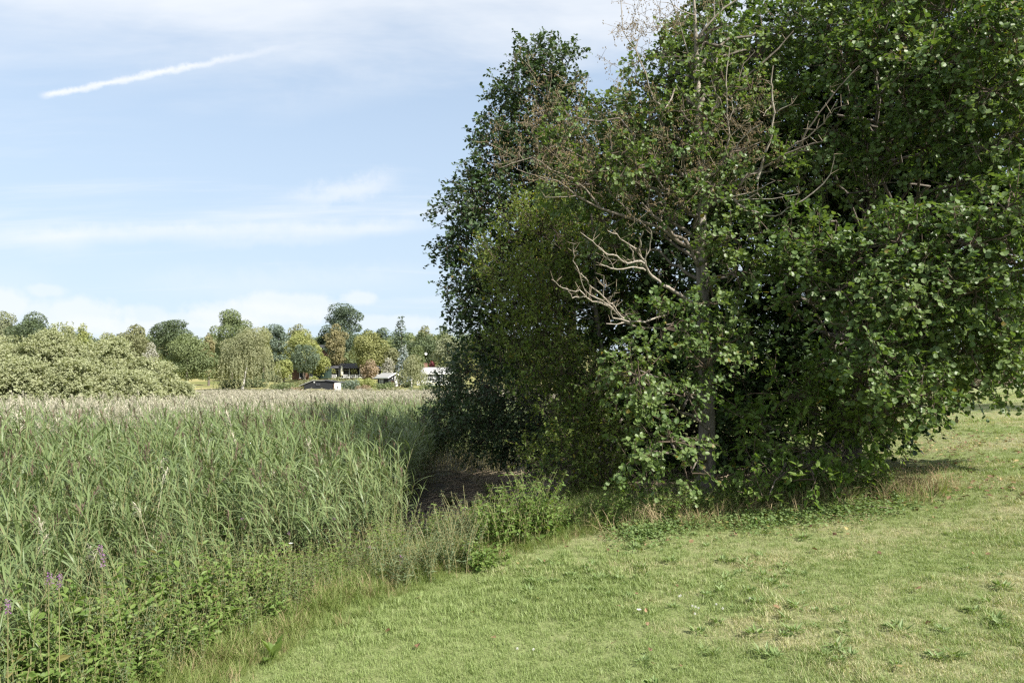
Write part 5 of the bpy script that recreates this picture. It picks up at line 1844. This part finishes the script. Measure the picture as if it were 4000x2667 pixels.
# dry hay and bramble stalks at the foot of the trees
n = 800
y = rng.uniform(9.0, 11.2, n)
x = rng.uniform(1.0, 6.6, n)
bank = 9.15 + .16 * (x - 1.2)                        # front edge of the undergrowth
ok = np.abs(y - bank - .25) < .4 + .2 * rng.normal(size=n)
q = np.stack([x, y], 1)[ok]
n = len(q)
scatter('dry_grass', np.stack([q[:, 0], q[:, 1], ground(q[:, 0], q[:, 1]) - .01], 1), rand_rot(n, .3), np.repeat(rng.uniform(.5, 1.15, n)[:, None], 3, 1), rng.integers(4, 7, n), long_tpl,
        label='dry pale grass tangled at the foot of the trees', cat='grass')
c = at4(2535, 2095, 9.35)
c[2] = float(ground(c[0], c[1]))
t = thing('hay_tuft', c, 'beige heap of drooping dead grass left of the foot of the half dead alder', 'grass tuft')
mb = MB()
for _ in range(130):
    V, f = ribbon((rng.normal() * .06, rng.normal() * .06, .17 + rng.normal() * .05), rng.uniform(0, 6.28), rng.uniform(.2, 1.2), rng.uniform(.18, .36), .005, rng.uniform(1.6, 2.8), 5)
    V[:, 2] = np.maximum(V[:, 2], .005)
    mb.add(V, f, 0, rng.uniform())
part('dead_blades', mb, M['hay'], t, world=False, kind='stuff')
# rush tussocks on the mud
for i, (px, py, Y, s, lab) in enumerate(((1925, 1945, 14.5, 1.0, 'dark green rush tussock on the mud, the largest one'), (1860, 1980, 14.0, .7, 'small rush tussock on the mud beside the larger one'), (1760, 1930, 16, .6, 'thin rush tussock further back on the mud'))):
    c = at4(px, py, Y)
    c[2] = float(ground(c[0], c[1]))
    t = thing('rush_tussock', c, lab, 'rush', 'rush tussocks on the mud')
    mb = MB()
    for _ in range(170):
        a2, r = rng.uniform(0, 6.28), .16 * s * math.sqrt(rng.uniform())
        V, f = ribbon((r * math.cos(a2), r * math.sin(a2), 0), a2, rng.uniform(1.1, 1.5), .62 * s * rng.uniform(.6, 1.1), .006, rng.uniform(.2, 1.1), 4)
        mb.add(V, f, 0, rng.uniform())
    part('blades', mb, M['sedge'], t, world=False, kind='stuff')


def herb_mb(h, pairs, leaf, size, lean=.1, branch=0, nodes_from=.12):
    """upright leafy stem with opposite leaf pairs; returns stem MB and leaf arrays"""
    n = 6
    t = np.linspace(0, 1, n)
    az = rng.uniform(0, 6.28)
    st = np.stack([math.cos(az) * lean * h * t ** 2, math.sin(az) * lean * h * t ** 2, h * t], 1)
    sm = MB()
    tube(sm, st, (.0045, .0018), 4)
    P, A, Nn, Sz, R = [], [], [], [], []
    for k in range(pairs):
        u = nodes_from + (1 - nodes_from) * (k + .5) / pairs
        p = np.array([np.interp(u, t, st[:, j]) for j in range(3)])
        a0 = k * 1.57 + rng.normal() * .3
        for s in (0, math.pi):
            dv = np.array([math.cos(a0 + s), math.sin(a0 + s), rng.uniform(-.7, .9)])
            P.append(p), A.append(dv), Nn.append(np.array([-.3 * dv[0], -.3 * dv[1], 1.0]) + rng.normal(size=3) * .5)
            Sz.append(size * rng.uniform(.5, 1.2) * (1.05 - .55 * u)), R.append(rng.uniform())
    return sm, leaf, np.array(P), np.array(A), np.array(Nn), np.array(Sz), np.array(R), st


def herb_tpl(h, pairs, leaf, size, lmat, flower=None, stems=1, spread=.0, extra=1.0):
    mb = MB()
    for _ in range(stems):
        sm, lf, P_, A_, N_, S_, R_, st = herb_mb(h * rng.uniform(.75, 1.1), pairs, leaf, size, .15)
        o = np.array([rng.normal() * spread, rng.normal() * spread, 0])
        mb.merge(sm, off=o, mat=0)
        leaves(mb, lf, P_ + o, A_, N_, S_, R_, 1)
        if flower:
            k = 26
            u = rng.uniform(.0, 1, k)
            top = st[-1] + o
            p = top + np.stack([rng.normal(0, .008, k), rng.normal(0, .008, k), -.02 + .13 * u], 1)
            leaves(mb, L_KITE, p, rvec(k) + np.array([0, 0, .3]), rvec(k), .022 * (1.1 - .5 * u), rng.uniform(0, 1, k), 2)
    return mb


MN, MG = [M['reed_stem'], M['nettle'], M['flower_purple']], [M['reed_stem'], M['greyherb'], M['flower_purple']]
herb_meshes = [herb_tpl(.85, 9, L_OVATE, .105, 'nettle', None, 3, .07).mesh('leafy_herb', MN) for _ in range(4)] + \
              [herb_tpl(.9, 16, L_SLIM, .085, 'greyherb', None, 3, .07).mesh('willowherb', MG) for _ in range(3)] + \
              [herb_tpl(.8, 8, L_OVATE, .17, 'nettle', None, 3, .08).mesh('broad_herb', MN) for _ in range(3)]
# leafy undergrowth in front of the reeds: clumps that can be told apart are things, the rest is one carpet
n = 3600
t = rng.uniform(0, 1, n)
seg = rng.integers(2, 9, n)
q = SHORE[seg] + (SHORE[seg + 1] - SHORE[seg]) * t[:, None] + rng.normal(size=(n, 2)) * .5 + np.array([-.75, .55])
d = shore_d(q[:, 0], q[:, 1])
ok = (d < -.30) & (d > -2.3) & (q[:, 1] < 9.9) & (fbm(q[:, 0] * .9, q[:, 1] * .9, 61) > .36)
q, d = q[ok], d[ok]
n = len(q)
s = np.interp(d, [-1.4, -.3], [1.05, .5]) * rng.uniform(.5, 1.2, n) * np.where(q[:, 1] > 7.4, .72, 1)
left = q[:, 1] < 6.6
pk = np.where(left, rng.choice([0, 7, 8, 9, 4, 5, 1], n), rng.choice([0, 1, 2, 3, 4, 5, 6], n))
scatter('edge_herbs', np.stack([q[:, 0], q[:, 1], ground(q[:, 0], q[:, 1]) - .02], 1), rand_rot(n, .12), np.repeat(s[:, None], 3, 1), pk, herb_meshes,
        label='leafy wild herbs growing between lawn and reeds', cat='herbs')

clumps = [
    ('herb_clump', 'bright green bushy herb clump at the right end of the reed edge by the trees', 1150, 1235, 8.95, .68, .40, 'n', 90),
    ('herb_clump', 'tallest bright green herb clump whose right side faces the dark bank', 1215, 1215, 9.2, .88, .38, 'n', 90),
    ('herb_clump', 'pale leafy herb clump left of the bright green ones with grey tops', 1040, 1285, 8.2, .66, .38, 'g', 70),
    ('herb_clump', 'leafy herb clump in the middle of the reed edge below the drooping reed', 930, 1320, 7.8, .64, .36, 'g', 60),
    ('herb_clump', 'small yellowish herb clump low on the lawn edge right of the middle', 1110, 1310, 8.15, .32, .30, 'n', 24),
    ('herb_clump', 'grey green willowherb clump standing before the dark mud', 1080, 1215, 9.3, .8, .30, 'g', 34),
]
for nm, lab, px, py, Y, h, r, kd, ns in clumps:
    c = atd(px, py, Y)
    c[2] = float(ground(c[0], c[1])) - .02
    t = thing(nm, c, lab, 'herbs', 'herb clumps along the edge of the lawn')
    ms, ml = MB(), MB()
    for _ in range(ns):
        sm, lf, P_, A_, N_, S_, R_, st = herb_mb(h * rng.uniform(.6, 1.1), 9 if kd == 'n' else 15, L_OVATE if kd == 'n' else L_SLIM, .10 if kd == 'n' else .075, .3)
        a2, rr = rng.uniform(0, 6.28), r * math.sqrt(rng.uniform())
        o = np.array([math.cos(a2) * rr, math.sin(a2) * rr, 0])
        ms.merge(sm, off=o)
        leaves(ml, lf, P_ + o, A_, N_, S_, R_)
    part('stems', ms, M['reed_stem'], t, world=False, kind='stuff')
    part('foliage', ml, M['nettle' if kd == 'n' else 'greyherb'], t, world=False, kind='stuff')

# purple loosestrife and willowherb flower spikes
FL = [(232, 1262, 5.6, 'upper purple flower spike among the leaves at lower left'), (236, 1283, 5.55, 'purple flower spike just below the upper one at lower left'), (112, 1325, 5.0, 'purple flower spike left of the pair in the lower left herbs'), (18, 1388, 4.7, 'lowest purple flower spike at the left edge of the picture'),
      (136, 1330, 5.05, 'faint purple spike beside another in the lower left herbs'), (922, 1300, 7.7, 'lone purple spike standing on the lawn edge'), (664, 1222, 8.2, 'small pink flower in the middle of the green reeds'), (1068, 1165, 9.3, 'pink willowherb flower left above the pale clump'),
      (1186, 1180, 9.4, 'pink willowherb flower between the two green clumps'), (1232, 1137, 9.4, 'topmost pink flower on the tall green clump'), (1168, 1165, 9.4, 'pink flower in front of the mud between the clumps'), (766, 1190, 8.4, 'pink flower left of the drooping reed'), (850, 1255, 8.0, 'faint pink flower below the drooping reed'), (555, 1190, 8.2, 'small pink flower on the left in the reeds')]
for px, py, Y, lab in FL:
    c = atd(px, py, Y)
    z0 = float(ground(c[0], c[1]))
    h = max(c[2] - z0, .3)
    big = px < 300 or px == 922
    t = thing('loosestrife', (c[0], c[1], z0), lab, 'flower', 'purple flowers in the edge herbs')
    sm, lf, P_, A_, N_, S_, R_, st = herb_mb(h, 12, L_SLIM, .075, .0)
    part('stem', sm, M['reed_stem'], t, world=False)
    mb = MB()
    leaves(mb, lf, P_, A_, N_, S_, R_)
    part('foliage', mb, M['nettle'], t, world=False, kind='stuff')
    k = 70 if big else 22
    u = rng.uniform(0, 1, k)
    hh = .10 if big else .03
    p = st[-1] + np.stack([rng.normal(0, .011, k), rng.normal(0, .011, k), -hh * .6 + hh * u], 1)
    mb = MB()
    leaves(mb, L_KITE, p, rvec(k) + np.array([0, 0, .2]), rvec(k), .011, rng.uniform(0, 1, k))
    part('flower_spike', mb, M['flower_purple'], t, world=False)

# white bindweed flower and a drooping reed over the mud
for px, py, Y, lab in ((668, 1248, 7.0, 'single white bindweed flower in the reeds near the lower left'), (1468, 1442, 6.3, 'white flower standing alone in the mown grass')):
    c = atd(px, py, Y)
    z0 = float(ground(c[0], c[1]))
    t = thing('white_flower', (c[0], c[1], z0), lab, 'flower')
    hgt = max(c[2] - z0, .05)
    mb = MB()
    tube(mb, [(0, 0, 0), (0, 0, hgt)], (.002, .0015), 4)
    part('stem', mb, M['reed_stem'], t, world=False)
    mb = MB()
    a = np.arange(6) * math.pi / 3
    leaves(mb, L_DIAM, np.tile([0, 0, hgt], (6, 1)), np.stack([np.cos(a), np.sin(a), np.full(6, .5)], 1), np.tile([0, 0, 1.0], (6, 1)), .028, rng.uniform(0, 1, 6))
    part('petals', mb, M['flower_white'], t, world=False)

# dock plant with two broad upright leaves on the edge of the lawn
for px, py, Y, s, lab in ((628, 1480, 5.9, .21, 'broad leaved dock plant standing on the edge of the lawn'), (605, 1235, 6.6, .16, 'round leaved seedling')):
    if s < .2:
        continue
    c = atd(px, py, Y)
    c[2] = float(ground(c[0], c[1]))
    t = thing('dock_plant', c, lab, 'plant')
    for k in range(6):
        a = k * 1.05 + .4
        e = rng.uniform(.3, 1.3)
        mb = MB()
        dv = np.array([math.cos(a) * math.cos(e), math.sin(a) * math.cos(e), math.sin(e)])
        leaves(mb, L_OVATE, np.array([[0, 0, .01]]), dv[None], np.array([[-dv[0], -dv[1], 1.0]]), s * rng.uniform(.7, 1.1), np.array([rng.uniform()]))
        part('leaf', mb, M['nettle'], t, world=False)

# ground ivy mat at the foot of the trees
n = 13000
x = rng.uniform(1.2, 5.6, n)
yb = 9.0 + .16 * (x - 1.2)
y = yb + rng.normal(0, .32, n) + .02
ok = fbm(x * 2.2, y * 2.2, 71) > .44 + .12 * rng.normal(size=n)
x, y = x[ok], y[ok]
n = len(x)
Pz = np.stack([x, y, ground(x, y) + rng.uniform(.01, .13, n)], 1)
mb = MB()
leaves(mb, L_ALDER, Pz, rvec(n) * np.array([1, 1, .3]), np.array([0, 0, 1.0]) + .5 * rvec(n), .038 * rng.uniform(.6, 1.2, n), rng.uniform(0, 1, n))
tag(link('ground_ivy', mb.mesh('ground_ivy', M['ivy'])), 'mat of small ground ivy leaves along the foot of the trees', 'ground cover', kind='stuff')
# low leafy undergrowth on the dark bank between herbs and trunk
n = 700
x = rng.uniform(.4, 5.8, n)
y = 9.35 + .16 * (x - 1.2) + np.abs(rng.normal(0, .5, n))
scatter('bank_undergrowth', np.stack([x, y, ground(x, y) - .02], 1), rand_rot(n, .2), np.repeat(rng.uniform(.25, .62, n)[:, None], 3, 1), rng.choice([0, 1, 4, 7, 8], n), herb_meshes,
        label='low shaded undergrowth on the bank beneath the trees', cat='undergrowth')

# ------------------------------------------------------------------ the lawn
def tuft(nb, h, w, spread):
    mb = MB()
    for _ in range(nb):
        az, a2 = rng.uniform(0, 6.28), rng.uniform(0, 6.28)
        r = spread * math.sqrt(rng.uniform())
        V, f = ribbon((r * math.cos(a2), r * math.sin(a2), -.004), az, rng.uniform(.7, 1.45), h * rng.uniform(.6, 1.3), w, rng.uniform(.2, 1.4), 3)
        mb.add(V, f, 0, rng.uniform())
    return mb.mesh('lawn_tuft', M['lawnblade'])


lawn_tpl = [tuft(16, .040, .0040, .055) for _ in range(8)] + [tuft(20, .070, .0048, .06) for _ in range(3)]
X_, Y_ = [], []
for y0, y1, dn in ((3.4, 5.5, 700), (5.5, 8, 480), (8, 12, 260), (12, 18, 90), (18, 30, 26)):
    A = 1.05 * (y1 * y1 - y0 * y0)
    n = int(A * dn)
    y = np.sqrt(rng.uniform(y0 * y0, y1 * y1, n))
    x = rng.uniform(-.8, 1.35, n) * y
    ok = (shore_d(x, y) > -.25 + .2 * rng.normal(size=n))
    X_.append(x[ok]), Y_.append(y[ok])
x, y = np.concatenate(X_), np.concatenate(Y_)
n = len(x)
lush = fbm(x * .9, y * .9, 81)
pk = np.where((rng.uniform(0, 1, n) < sstep(lush, .52, .72) * .55), rng.integers(8, 11, n), rng.integers(0, 8, n))
s = rng.uniform(.6, 1.2, n) * np.interp(y, [4, 12, 30], [1, 1.25, 2.2])
scatter('mown_grass', np.stack([x, y, ground(x, y)], 1), rand_rot(n, .1), np.stack([s, s, s * np.interp(y, [4, 30], [1, .6])], 1), pk, lawn_tpl, label='short mown grass of the lawn with dry patches', cat='grass')

# flat weeds in the turf: plantain and dandelion rosettes
ros = []
for k in range(6):
    mb = MB()
    m = int(rng.integers(16, 30))
    a = rng.uniform(0, 6.28, m)
    q = .045 * np.sqrt(rng.uniform(0, 1, m))
    leaves(mb, L_SLIM if k % 2 else L_OVATE, np.stack([q * np.cos(a), q * np.sin(a), rng.uniform(.0, .02, m)], 1), np.stack([np.cos(a), np.sin(a), rng.uniform(.1, 1.2, m)], 1) + .6 * rvec(m), np.stack([-np.cos(a) * .4, -np.sin(a) * .4, np.ones(m)], 1),
           (.075 if k % 2 else .045) * rng.uniform(.5, 1.2, m), rng.uniform(0, 1, m))
    ros.append(mb.mesh('rosette', M['weed']))
k = 0
while k < 150:
    y = math.sqrt(rng.uniform(4.1 ** 2, 9 ** 2))
    x = rng.uniform(.0, .74) * y
    if fbm(np.array([x * 1.1]), np.array([y * 1.1]), 91)[0] < .56 or shore_d(np.array([x]), np.array([y]))[0] < .6:
        continue
    o = link('lawn_weed', ros[k % 6])
    o.location = (x, y, float(ground(x, y)) + .012)
    o.rotation_euler = (0, 0, rng.uniform(0, 6.28))
    o.scale = [rng.uniform(.6, 1.25)] * 3
    tag(o, 'narrow leaved green weed growing in the mown lawn' if k % 2 else 'small round leaved weed patch growing in the mown lawn', 'weed', 'weed rosettes in the lawn')
    k += 1

# fallen leaves
fl = []
for k in range(6):
    mb = MB()
    tv, tf = L_OVATE if k % 2 else L_ALDER
    tv = tv.copy()
    tv[:, 2] += rng.uniform(-.12, .28, len(tv))
    mb.add(tv * .055, tf, 0, k / 6 + .08)
    fl.append(mb.mesh('fallen_leaf', M['litter']))
k = 0
while k < 270:
    u = rng.uniform()
    if u < .62:
        y = rng.uniform(8.8, 17)
        x = .46 * y + rng.normal() * 2.4 + .8
    elif u < .82:
        x = rng.uniform(1.0, 5.5)
        y = 9.0 + .16 * (x - 1.2) - abs(rng.normal()) * .5
    else:
        y = math.sqrt(rng.uniform(4.2 ** 2, 9 ** 2))
        x = rng.uniform(-.2, .74) * y
    if not (-.3 * y < x < .77 * y) or shore_d(np.array([x]), np.array([y]))[0] < .2:
        continue
    o = link('fallen_leaf', fl[k % 6])
    o.location = (x, y, float(ground(x, y)) + .035 + .01 * rng.uniform())
    o.rotation_euler = (rng.normal() * .35, rng.normal() * .35, rng.uniform(0, 6.28))
    o.scale = [rng.uniform(.6, 1.25)] * 3
    tag(o, ('dark brown dry round', 'dark brown dry pointed', 'brown dry round', 'light brown dry pointed', 'tan dry round', 'tan dry pointed')[k % 6] + ' fallen leaf lying on the mown grass', 'leaf', 'fallen leaves on the lawn')
    k += 1
n = 3400
y = rng.uniform(9, 26, n)
x = .46 * y + rng.normal(size=n) * .12 * y + 1.6
ok = (shore_d(x, y) > .4) & (fbm(x * .8, y * .8, 95) > .42)
x, y = x[ok], y[ok]
n = len(x)
mb = MB()
leaves(mb, L_KITE, np.stack([x, y, ground(x, y) + .04], 1), rvec(n) * np.array([1, 1, .2]), np.array([0, 0, 1.0]) + .5 * rvec(n), .08 * rng.uniform(.5, 1.2, n), rng.uniform(0, 1, n))
tag(link('leaf_litter', mb.mesh('leaf_litter', M['litter'])), 'scattered brown leaf litter on the grass right of the trees', 'leaf litter', kind='stuff')

# white clover heads
cl = MB()
o8 = rvec(30)
leaves(cl, L_KITE, o8 * .004 + np.array([0, 0, .06]), o8, rvec(30), .0075, rng.uniform(0, 1, 30), 1)
tube(cl, [(0, 0, 0), (0, 0, .06)], (.0012, .001), 3, 0)
clm = cl.mesh('clover_flower', [M['reed_stem'], M['flower_white']])
for px, py in ((1590, 1392), (1597, 1394), (1604, 1397), (1645, 1388), (1660, 1398), (1596, 1410), (1560, 1370), (1563, 1368), (1722, 1375), (1225, 1492), (1188, 1490)):
    p = 5.2
    for _ in range(25):                              # walk down the sight line to the turf
        c = atd(px, py, p)
        p = p * (CZ - float(ground(c[0], c[1])) - .05) / max(CZ - c[2], .1)
    c = atd(px, py, p)
    o = link('clover_flower', clm)
    o.location = (c[0], c[1], float(ground(c[0], c[1])))
    tag(o, 'tiny white clover flower head in the mown lawn', 'flower', 'clover flowers in the lawn')
